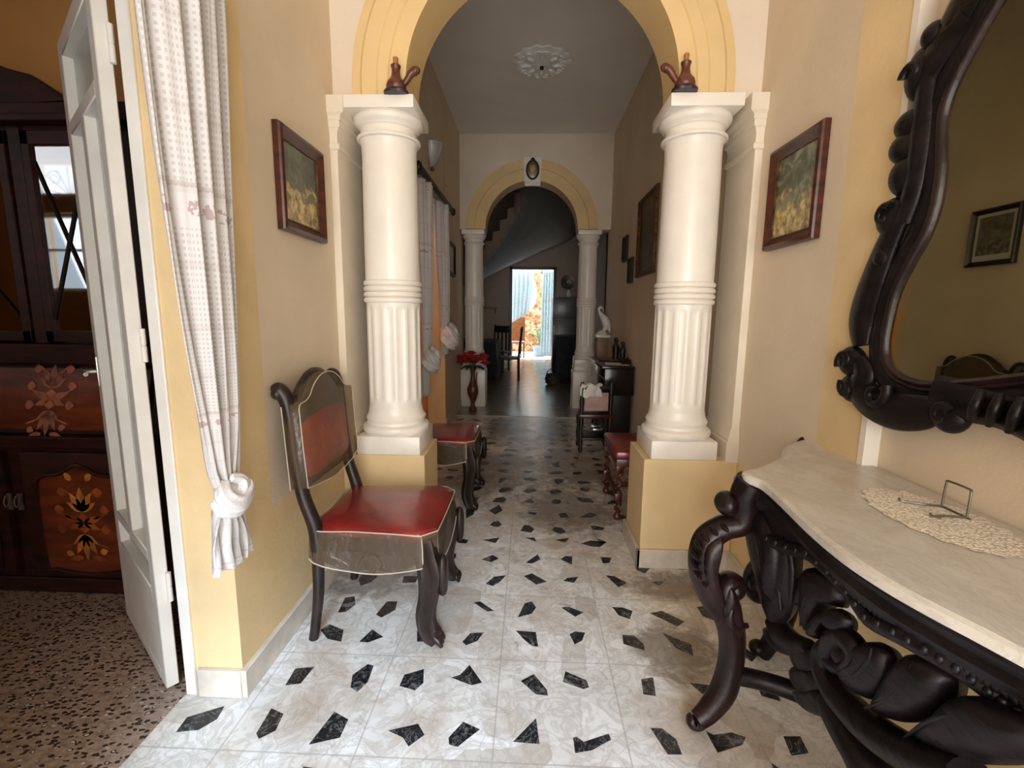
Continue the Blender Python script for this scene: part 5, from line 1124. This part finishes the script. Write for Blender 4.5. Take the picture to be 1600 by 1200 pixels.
b = MB(); b.lathe([(.03, 0), (.045, .01), (.03, .03)], 14); obj('bowl', b, M['dark'], t)
t = thing('wooden_pillar', 'square brown pillar stand carrying the white bird statue', 'pillar stand', (.955, 6.22, 0))
b = MB(); b.rbox(-.075, .075, -.075, .075, .06, 1.05, .006); obj('shaft', b, M['pillar_brown'], t)
b = MB(); b.rbox(-.10, .10, -.10, .10, 0, .06, .008); obj('base', b, M['pillar_brown'], t)
b = MB(); b.rbox(-.09, .09, -.09, .09, 1.05, 1.085, .006); obj('top', b, M['ceramic'], t)
t = thing('bird_statue', 'white ceramic heron statue on the brown pillar stand', 'statue', (.945, 6.22, 1.0855))
b = MB(); b.lathe([(.07, 0), (.075, .01), (.06, .03), (.03, .05), (.02, .06)], 20); obj('base', b, M['ceramic'], t)
b = MB(); b.sweep([(.05, 0, .07), (.06, 0, .13), (.035, 0, .20), (-.02, 0, .27), (-.045, 0, .32), (-.03, 0, .355), (-.005, 0, .35)], [.035, .055, .05, .028, .016, .018, .014], 14); b.sweep([(.05, 0, .2), (.085, 0, .14), (.10, 0, .07), (.105, 0, .03)], [.03, .03, .02, .005], 12); b.sweep([(.03, 0, .04), (.04, 0, .08)], [.02, .03], 10); obj('body', b, M['ceramic'], t)
b = MB(); b.sweep([(-.005, 0, .35), (.012, 0, .32), (.02, 0, .29)], [.010, .006, .002], 8); obj('beak', b, M['ceramic'], t)

# barley-twist stool and small chair in front of the organ
def twist(b, x, y, z0, z1, r):
    n = 60; rings = []
    for i in range(n + 1):
        z = z0 + (z1 - z0) * i / n; a = i / n * 2 * PI * (z1 - z0) / .07; e = min(1, min(i, n - i) / 5)
        cx_, cy_ = x + r * .45 * e * math.cos(a), y + r * .45 * e * math.sin(a)
        rings.append([(cx_ + r * .75 * math.cos(t_ * 2 * PI / 10), cy_ + r * .75 * math.sin(t_ * 2 * PI / 10), z) for t_ in range(10)])
    b.loft(rings)
t = thing('twisted_leg_bench', 'reddish twisted-leg bench by the right wall beyond the column', 'bench', (.80, 3.19, 0))
b = MB(); b.rbox(-.23, .23, -.26, .26, .425, .475, .015); obj('seat', b, M['red'], t)
b = MB(); b.rbox(-.225, .225, -.255, .255, .375, .425, .006); obj('seat_rail', b, M['red_wood'], t)
for sx in (-1, 1):
    for sy in (-1, 1):
        b = MB(); x, y = sx * .20, sy * .23
        b.rbox(x - .024, x + .024, y - .024, y + .024, .33, .385, .004); twist(b, x, y, .19, .335, .022); b.rbox(x - .024, x + .024, y - .024, y + .024, .135, .19, .004); twist(b, x, y, .05, .14, .022); b.sphere((x, y, .027), (.026, .026, .027)); obj('leg', b, M['red_wood'], t)
b = MB()
for sx in (-1, 1): b.rbox(sx * .20 - .014, sx * .20 + .014, -.23, .23, .15, .178, .004)
b.rbox(-.20, .20, -.014, .014, .15, .178, .004); obj('stretcher', b, M['red_wood'], t)
t = thing('small_chair', 'small dark chair with pale pink back panel in front of the organ', 'chair', (.66, 4.62, 0), PI / 2)
for sx, h in ((-1, .70), (1, .36)):
    for sy in (-1, 1):
        b = MB(); b.lathe([(.018, 0), (.024, .02), (.018, .06), (.026, .14), (.018, .22), (.026, .30), (.022, .36)] + ([(.018, .42), (.024, .50), (.018, .58), (.024, .66), (.014, .70)] if sx < 0 else []), 14, (sx * .12 - .0, sy * .14, 0)); obj('leg', b, M['dark'], t)
b = MB(); b.rbox(-.15, .15, -.165, .165, .345, .385, .01); obj('seat', b, M['red_wood'], t)
b = MB(); b.rbox(-.135, -.105, -.13, .13, .62, .67, .008); b.rbox(-.13, -.11, -.13, .13, .40, .425, .006); obj('back_rail', b, M['dark'], t)
b = MB(); b.rbox(-.135, -.112, -.115, .115, .42, .60, .006); obj('back_panel', b, M['pink'], t)
b = MB(); b.rbox(-.15, .15, -.13, .13, .125, .15, .006); obj('stretcher', b, M['dark'], t)
b = MB(); rr = random.Random(2)
b.sheet(14, 14, lambda u, v: (-.14 + .012 * math.sin(9 * u + 5 * v) + (.04 * (1 - abs(2 * v - 1)) if v > .4 else 0), -.16 + .20 * u + .01 * math.sin(12 * v), .555 + .13 * math.sin(PI * min(1, v * 1.1)) + .01 * math.sin(14 * u))); o = obj('draped_cloth', b, M['cloth'], loc=(.545, 4.615, .0)); o.rotation_euler = (0, 0, PI / 2); tag(o, 'crumpled white cloth hung over the small chair back', 'cloth'); so = o.modifiers.new('s', 'SOLIDIFY'); so.thickness = .004

# flowers in a tall vase by the far left pedestal
t = thing('flower_vase', 'tall brown glass vase of red flowers before the white pedestal', 'vase', (-.775, 6.38, 0))
b = MB(); b.lathe([(.055, 0), (.06, .015), (.03, .06), (.024, .12), (.045, .17), (.075, .24), (.08, .30), (.06, .36), (.035, .42), (.028, .50), (.034, .57), (.045, .61), (.04, .61)], 28); obj('body', b, M['jug'], t)
b = MB(); b.sweep([(.03, -.06, .14), (.07, -.05, .28), (.05, -.03, .42), (.06, -.02, .55)], [.012, .01, .01, .008], 8); obj('handle', b, M['jug'], t)
t = thing('flower_bunch', 'bunch of red artificial flowers in the tall brown vase', 'flowers', (-.775, 6.38, .60))
rr = random.Random(4)
for k in range(20):
    a = k * 2.4; r = .05 + .16 * ((k + .5) / 20) ** .6; h = .20 - r * .55 + rr.uniform(-.06, .06); c = Vector((r * math.cos(a), r * math.sin(a) * .7, h))
    b = MB()
    for ring, (m_, tl) in enumerate(((6, .35), (5, .9))):
        for j in range(m_):
            aa = 2 * PI * j / m_ + ring * .5; e = Vector((math.cos(aa) * math.cos(tl), math.sin(aa) * math.cos(tl), math.sin(tl))); sd = Vector((-math.sin(aa), math.cos(aa), 0)); L_ = .082 - ring * .018
            b.pillow([c + e * (L_ * f) + sd * (L_ * w_) for f, w_ in ((.05, 0), (.5, .42), (.95, .3), (1.05, 0), (.95, -.3), (.5, -.42))], e.cross(sd), .006)
    b.sphere(c, .016, 8, 6); obj('bloom', b, M['flower'], t)
for k in range(8):
    a = 2 * PI * k / 8 + .3; b = MB(); e = Vector((math.cos(a), math.sin(a) * .7, 0)); b.pillow([e * r + Vector((-e.y, e.x, 0)) * o_ + Vector((0, 0, z)) for r, o_, z in ((.02, 0, .0), (.07, .03, .03), (.13, .03, .02), (.18, 0, -.02), (.13, -.03, .02), (.07, -.03, .03))], (0, 0, 1), .006); obj('leaf', b, M['leaf'], t)
b = MB()
for k in range(7): a = k * .9; b.sweep([(0, 0, -.06), (.02 * math.cos(a), .02 * math.sin(a), .02), (.08 * math.cos(a), .06 * math.sin(a), .12)], [.004] * 3, 6)
obj('stems', b, M['leaf'], t)

# ------------------------------------------------------------------ stair hall
t = thing('curved_staircase', 'plaster staircase curving up across the far hall ceiling', 'staircase', (0, 0, 0))
ns = 13; sm = 6
def IN(f):  # inner (near) edge and outer edge on the far wall
    a = f
    q = catmull([(-1.6, 9.7, 2.0), (-.95, 9.3, 2.50), (-.55, 9.0, 2.92), (-.22, 8.6, 3.42), (-.05, 8.2, 4.05), (.0, 7.9, 4.9)], 20); return q[min(int(a * 100), 100)]
def OUT(f):
    q = catmull([(-2.2, 13.55, 1.85), (-1.3, 13.55, 2.42), (-.55, 13.55, 2.78), (.2, 13.55, 3.10), (1.0, 13.55, 3.42), (1.38, 13.55, 3.75)], 20); return q[min(int(f * 100), 100)]
b = MB(); rings = []
for i in range(61):
    f = i / 60; A, B_ = IN(f), OUT(f); lo = .16
    rings.append([A + Vector((0, 0, -.02)), A + Vector((0, 0, -.30)), (A * .5 + B_ * .5) + Vector((0, .0, -.30)), B_ + Vector((0, 0, -.08)), B_ + Vector((0, 0, .12)), (A * .5 + B_ * .5)])
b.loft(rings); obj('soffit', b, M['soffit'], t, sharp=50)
for i in range(ns):
    f0, f1 = i / ns, (i + 1) / ns; A0, A1, B0, B1 = IN(f0), IN(f1), OUT(f0), OUT(f1); zt = A1.z
    mid0, mid1 = A0 * .72 + B0 * .28, A1 * .72 + B1 * .28
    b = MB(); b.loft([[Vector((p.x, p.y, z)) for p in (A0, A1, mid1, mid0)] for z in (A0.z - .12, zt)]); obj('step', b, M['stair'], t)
t = thing('refrigerator', 'grey steel refrigerator standing right of the patio door', 'refrigerator', (.94, 13.1, 0))
b = MB(); b.rbox(-.33, .33, -.30, .30, .03, 1.80, .02); obj('body', b, M['fridge'], t)
b = MB(); b.rbox(-.325, .325, -.345, -.302, .08, 1.20, .015); obj('door', b, M['fridge'], t)
b = MB(); b.rbox(-.325, .325, -.345, -.302, 1.22, 1.79, .015); obj('door', b, M['fridge'], t)
for z in (.9, 1.45): b = MB(); b.sweep([(-.28, -.345, z - .15), (-.28, -.385, z - .12), (-.28, -.385, z + .12), (-.28, -.345, z + .15)], [.01] * 4, 8); obj('handle', b, M['silver'], t)
b = MB(); b.box(-.3, .3, -.28, .28, 0, .03); obj('foot', b, M['dark'], t)
t = thing('white_jug', 'small white jug on top of the refrigerator', 'jug', (1.06, 12.95, 1.80))
b = MB(); b.lathe([(.05, 0), (.06, .02), (.06, .12), (.04, .18), (.045, .20), (.03, .20)], 20); obj('body', b, M['ceramic'], t)
b = MB(); b.spiral((.06, 0, .1), (1, 0, 0), (0, 0, 1), .045, .045, -1.5, 1.5, .008, .008, n=10); obj('handle', b, M['ceramic'], t)
t = thing('wall_plate', 'round grey decorative plate on the far wall beside the patio door', 'plate', (1.06, 13.598, 2.24))
b = MB(); b.lathe([(.002, -.012), (.12, -.014), (.14, -.022), (.20, -.034), (.205, -.028), (.14, -.004), (.002, 0)], 40, axis='y'); obj('dish', b, M['wire'], t)
b = MB(); b.spiral((0, -.02, 0), (1, 0, 0), (0, 0, 1), .10, .02, 0, 9, .012, .008); obj('relief', b, M['dark'], t)
t = thing('covered_table', 'table under a dark cloth in the far hall before the refrigerator', 'table', (.87, 9.7, 0))
b = MB(); b.rbox(-.33, .37, -.40, .55, .85, .90, .01)
for sx in (-.28, .32):
    for sy in (-.35, .5): b.box(sx - .03, sx + .03, sy - .03, sy + .03, 0, .86)
obj('frame', b, M['dark'], t)
b = MB(); n = 96
def cl(i, o, z, w_):
    a = i / n; P = [(-.34, -.41), (.38, -.41), (.38, .56), (-.34, .56)]; k = int(a * 4) % 4; f = a * 4 - int(a * 4)
    x = P[k][0] + (P[(k + 1) % 4][0] - P[k][0]) * f; y = P[k][1] + (P[(k + 1) % 4][1] - P[k][1]) * f
    s = 1 + o + w_ * math.sin(i * 2 * PI / 6); return (.02 + (x - .02) * s, .075 + (y - .075) * s, z)
b.loft([[cl(i, 0, .904, 0) for i in range(n)], [cl(i, .01, .90, 0) for i in range(n)], [cl(i, .03, .6, .02) for i in range(n)], [cl(i, .06, .10, .045) for i in range(n)]], True, False); b.face([b.bm.verts[i] for i in range(0)] or []) if False else None
b.box(-.34, .38, -.41, .56, .902, .906); o = obj('cloth', b, M['dark_cloth'], t)
t = thing('dark_basket', 'low dark round basket on the hall floor by the covered table', 'basket', (.46, 9.0, 0))
b = MB(); b.lathe([(.09, 0), (.13, .02), (.15, .10), (.13, .18), (.12, .20), (.11, .19), (.10, .10), (.02, .03)], 28); obj('body', b, M['basket'], t)
b = MB(); b.sweep([(-.125, 0, .19), (-.08, 0, .27), (0, 0, .30), (.08, 0, .27), (.125, 0, .19)], [.008] * 5, 8); obj('handle', b, M['basket'], t)
t = thing('dining_table', 'dark dining table at the left of the far hall', 'table', (-1.25, 9.9, 0))
b = MB(); b.rbox(-.55, .55, -.65, .65, .74, .78, .01); obj('tabletop', b, M['dark'], t)
for sx in (-.45, .45):
    for sy in (-.55, .55): b = MB(); b.lathe([(.03, 0), (.04, .05), (.03, .2), (.05, .5), (.045, .74)], 14, (sx, sy, 0)); obj('leg', b, M['dark'], t)
b = MB(); b.loft([[(x * s_, y * s_, z) for x, y in ((-.58, -.68), (.58, -.68), (.58, .68), (-.58, .68))] for z, s_ in ((.784, 1.0), (.787, 1.0), (.78, 1.01), (.40, 1.03), (.12, 1.06))], True, False); b.box(-.58, .58, -.68, .68, .782, .786); obj('cloth', b, M['dark_cloth'], t)  # dark skirt added to stand in for the shade under the table
def hall_chair(x, y, rz, lb):
    t = thing('hall_chair', lb, 'chair', (x, y, 0), rz, 'dark chairs at the dining table')
    for sx, h in ((-1, 1.08), (1, .44)):
        for sy in (-1, 1): b = MB(); b.sweep([(sx * .19, sy * .19, 0), (sx * .185, sy * .185, .45), (sx * .2 - (.05 if sx < 0 else 0), sy * .19, h)], [.022, .024, .02], 10); obj('leg', b, M['dark'], t)
    b = MB(); b.rbox(-.21, .21, -.21, .21, .43, .475, .012); obj('seat', b, M['dark'], t)
    b = MB(); b.rbox(-.245, -.215, -.19, .19, .90, 1.06, .012)
    for k in (-1, 0, 1): b.box(-.235, -.22, k * .1 - .02, k * .1 + .02, .46, .92)
    obj('backrest', b, M['dark'], t)
hall_chair(-.40, 9.55, PI, 'dark dining chair at the hall table, nearest the patio door')
hall_chair(-.72, 10.9, PI * 1.4, 'dark dining chair at the far end of the hall table')
t = thing('wall_shelf', 'small dark shelf on the far wall left of the patio door', 'shelf', (-1.15, 13.48, 1.50))
b = MB(); b.rbox(-.32, .22, -.11, .11, -.02, .02, .006); obj('board', b, M['stair'], t)
for x in (-.25, .15): b = MB(); b.prism([(.10, -.02), (-.08, -.02), (.10, -.16)], 'x', x - .012, x + .012); obj('bracket', b, M['dark'], t)

# ------------------------------------------------------------------ patio seen through the far door
def patio_curtain(lb, x0, x1, fn_w, z0, z1):
    b = MB(); 
    b.sheet(60, 30, lambda u, v: ((x0 + (x1 - x0) * fn_w(v)[0]) * (1 - u) + (x0 + (x1 - x0) * fn_w(v)[1]) * u, 13.98 + .05 * math.sin(u * 30) * (1 - .3 * v), z1 + (z0 - z1) * v + fn_w(v)[2] * u), lambda u, v: (u, 1 - v))
    o = obj('patio_curtain', b, M['curtain_blue'], sharp=180); tag(o, lb, 'curtain', 'patio door curtains'); so = o.modifiers.new('s', 'SOLIDIFY'); so.thickness = .003
patio_curtain('pale blue curtain swept to the left side of the patio door', -.56, .06, lambda v: (0.0, 1.0 - .0 * v - .25 * max(0, v - .4), 0.35 * v), 1.05, 2.66)
patio_curtain('pale blue curtain hanging at the right side of the patio door', .30, .72, lambda v: (.12 - .0 * v - .1 * v, 1.0, 0), .10, 2.66)
t = thing('patio_chair', 'orange brown wooden chair out on the bright patio', 'chair', (-.36, 14.5, 0))
for sx in (-1, 1):
    for sy in (-1, 1): b = MB(); b.rbox(sx * .19 - .022, sx * .19 + .022, sy * .20 - .022, sy * .20 + .022, 0, .44 if sy < 0 or True else 1.3, .004); obj('leg', b, M['rattan'], t)
b = MB(); b.rbox(-.22, .22, -.23, .23, .43, .50, .012); obj('seat', b, M['pink'], t)
b = MB(); b.rbox(-.22, .22, .19, .235, .50, 1.25, .02); obj('backrest', b, M['rattan'], t)
t = thing('rubble_pillar', 'orange rubble stone wall standing at the end of the patio', 'stone wall', (0.1, 17.0, 0))
b = MB(); rr = random.Random(9)
b.rbox(-1.2, 1.3, -.15, .15, 0, 1.5, .06, 3); obj('lower_course', b, M['stone'], t)
b = MB(); b.loft([[(.22 + .2 * math.cos(a) * w_ + o_, .12 * math.sin(a), z) for a in [2 * PI * k / 16 for k in range(16)]] for z, w_, o_ in ((1.45, 1.4, .0), (1.7, 1.0, .05), (2.0, .8, .1), (2.4, .9, .05), (2.7, 1.1, -.02), (2.9, .7, 0))]); obj('upper_stub', b, M['stone'], t)
t = thing('agave_plant', 'green spiky agave plant on the patio', 'plant', (.42, 15.9, 0))
b = MB(); b.lathe([(.15, 0), (.2, .02), (.24, .3), (.26, .34), (.2, .34), (.02, .30)], 24); obj('pot', b, M['rattan'], t)
for k in range(11):
    a = 2 * PI * k / 11; e = Vector((math.cos(a), math.sin(a), 0)); b = MB(); sd = Vector((-e.y, e.x, 0))
    b.sweep([Vector((0, 0, .30)) + e * .05, Vector((0, 0, .62 + .1 * (k % 3))) + e * .22, Vector((0, 0, .72 + .14 * (k % 3))) + e * .46, Vector((0, 0, .66 + .1 * (k % 3))) + e * .62], [(.05, .015), (.06, .014), (.035, .01), (.004, .003)], 8); obj('leaf', b, M['agave'], t)
t = thing('blue_tub', 'pale blue plastic tub tipped against the patio plant', 'tub', (.33, 15.0, 0))
b = MB(); b.lathe([(.14, .0), (.17, .02), (.22, .30), (.235, .31), (.235, .325), (.21, .325), (.16, .03), (.02, .02)], 28); obj('body', b, M['blue'], t)
b = MB(); b.spiral((.235, 0, .27), (1, 0, 0), (0, 1, 0), .03, .03, -1.5, 1.5, .008, .008, n=8); obj('handle', b, M['blue'], t)
# trees outside the street window (seen as a reflection in the cabinet glass)
t = thing('street_tree', 'leafy street tree outside the grilled window, mirrored in the cabinet glass', 'tree', (-5.3, -5.5, 0))
b = MB(); b.lathe([(.14, 0), (.10, 1.5), (.08, 2.4)], 12); obj('trunk', b, M['pillar_brown'], t)
b = MB(); rr = random.Random(8)
for k in range(160):
    a, e_ = rr.uniform(0, 2 * PI), rr.uniform(-1, 1); r = rr.uniform(.5, 1.1); c = Vector((r * math.cos(a) * math.sqrt(1 - e_ * e_), r * math.sin(a) * math.sqrt(1 - e_ * e_), 2.3 + .9 * e_))
    d_ = Vector((rr.uniform(-1, 1), rr.uniform(-1, 1), rr.uniform(-1, 1))).normalized(); o_ = d_.orthogonal().normalized()
    b.pillow([c - d_ * .16, c + o_ * .08, c + d_ * .16, c - o_ * .08], d_.cross(o_), .02)
o = obj('crown', b, M['agave'], t)
mb = MB(); mb.box(-9, 3, -12, -1.95, -.2, -.12); struct('floor_street', mb, M['patio'])

# ------------------------------------------------------------------ light
wd = bpy.data.worlds.new('World'); SC.world = wd; wd.use_nodes = True
nt = wd.node_tree; nt.nodes.clear()
bg = nt.nodes.new('ShaderNodeBackground'); bg.inputs[0].default_value = (0.72, 0.86, 1.0, 1); bg.inputs[1].default_value = 3.0
wo = nt.nodes.new('ShaderNodeOutputWorld'); L(nt, bg.outputs[0], wo.inputs[0])
def area(name, loc, rot, sx, sy, power, col=(1, 1, 1), spread=180):
    li = bpy.data.lights.new(name, 'AREA'); li.shape = 'RECTANGLE'; li.size = sx; li.size_y = sy; li.energy = power; li.color = col; li.spread = math.radians(spread)
    o = bpy.data.objects.new(name, li); COL.objects.link(o); o.location = loc; o.rotation_euler = rot; return o
# daylight entering the street door behind the viewer (placed in its opening)
area('street_door_daylight', (.10, YF - .1, 1.45), (math.radians(97), 0, 0), 1.8, 2.6, 92, (1.0, 0.89, 0.76), 180)
area('side_window_daylight', (-5.425, -1.56, 2.3), (math.radians(70), 0, 0), .62, 1.8, 15, (0.95, 0.96, 1.0))
su = bpy.data.lights.new('sky_light', 'SUN'); su.energy = 6.8; su.angle = math.radians(18); su.color = (0.55, 0.76, 1.0)
so_ = bpy.data.objects.new('sky_light', su); COL.objects.link(so_); so_.rotation_euler = (math.radians(54), 0, math.radians(12))
pl = bpy.data.lights.new('side_room_fill', 'POINT'); pl.energy = 11; pl.color = (1.0, 0.93, 0.82); pl.shadow_soft_size = .12  # unseen point light added to brighten the orange doorway and the corridor
plo = bpy.data.objects.new('side_room_fill', pl); COL.objects.link(plo); plo.location = (-1.75, 4.8, 2.75)
ps = area('patio_sky', (0, 15.8, 5.5), (0, 0, 0), 5, 3.2, 900, (1.0, 1.0, 1.0))

# ------------------------------------------------------------------ camera
cam = bpy.data.cameras.new('Camera'); co = bpy.data.objects.new('Camera', cam); COL.objects.link(co)
cam.sensor_fit = 'HORIZONTAL'; cam.sensor_width = 36.0; cam.lens = 36.0 * 730.0 / 1600.0; cam.clip_start = .02; cam.clip_end = 200
R_ = Matrix(((0.99922264, 0.01638052, -0.03585805), (0.03790073, -0.14889574, 0.9881263), (0.01084691, -0.98871722, -0.14940083)))
co.matrix_world = Matrix.Translation((0, 0, 1.35)) @ Matrix(((R_[0][0], -R_[0][1], -R_[0][2]), (R_[1][0], -R_[1][1], -R_[1][2]), (R_[2][0], -R_[2][1], -R_[2][2]))).to_4x4()
SC.camera = co
SC.view_settings.view_transform = 'Standard'; SC.view_settings.look = 'None'; SC.view_settings.gamma = 1.0; SC.view_settings.use_curve_mapping = False
SC.view_settings.exposure = 0.06
SC.cycles.use_denoising = True
SC.cycles.max_bounces = 10; SC.cycles.diffuse_bounces = 6; SC.cycles.glossy_bounces = 4; SC.cycles.transparent_max_bounces = 16
SC.cycles.sample_clamp_indirect = 8
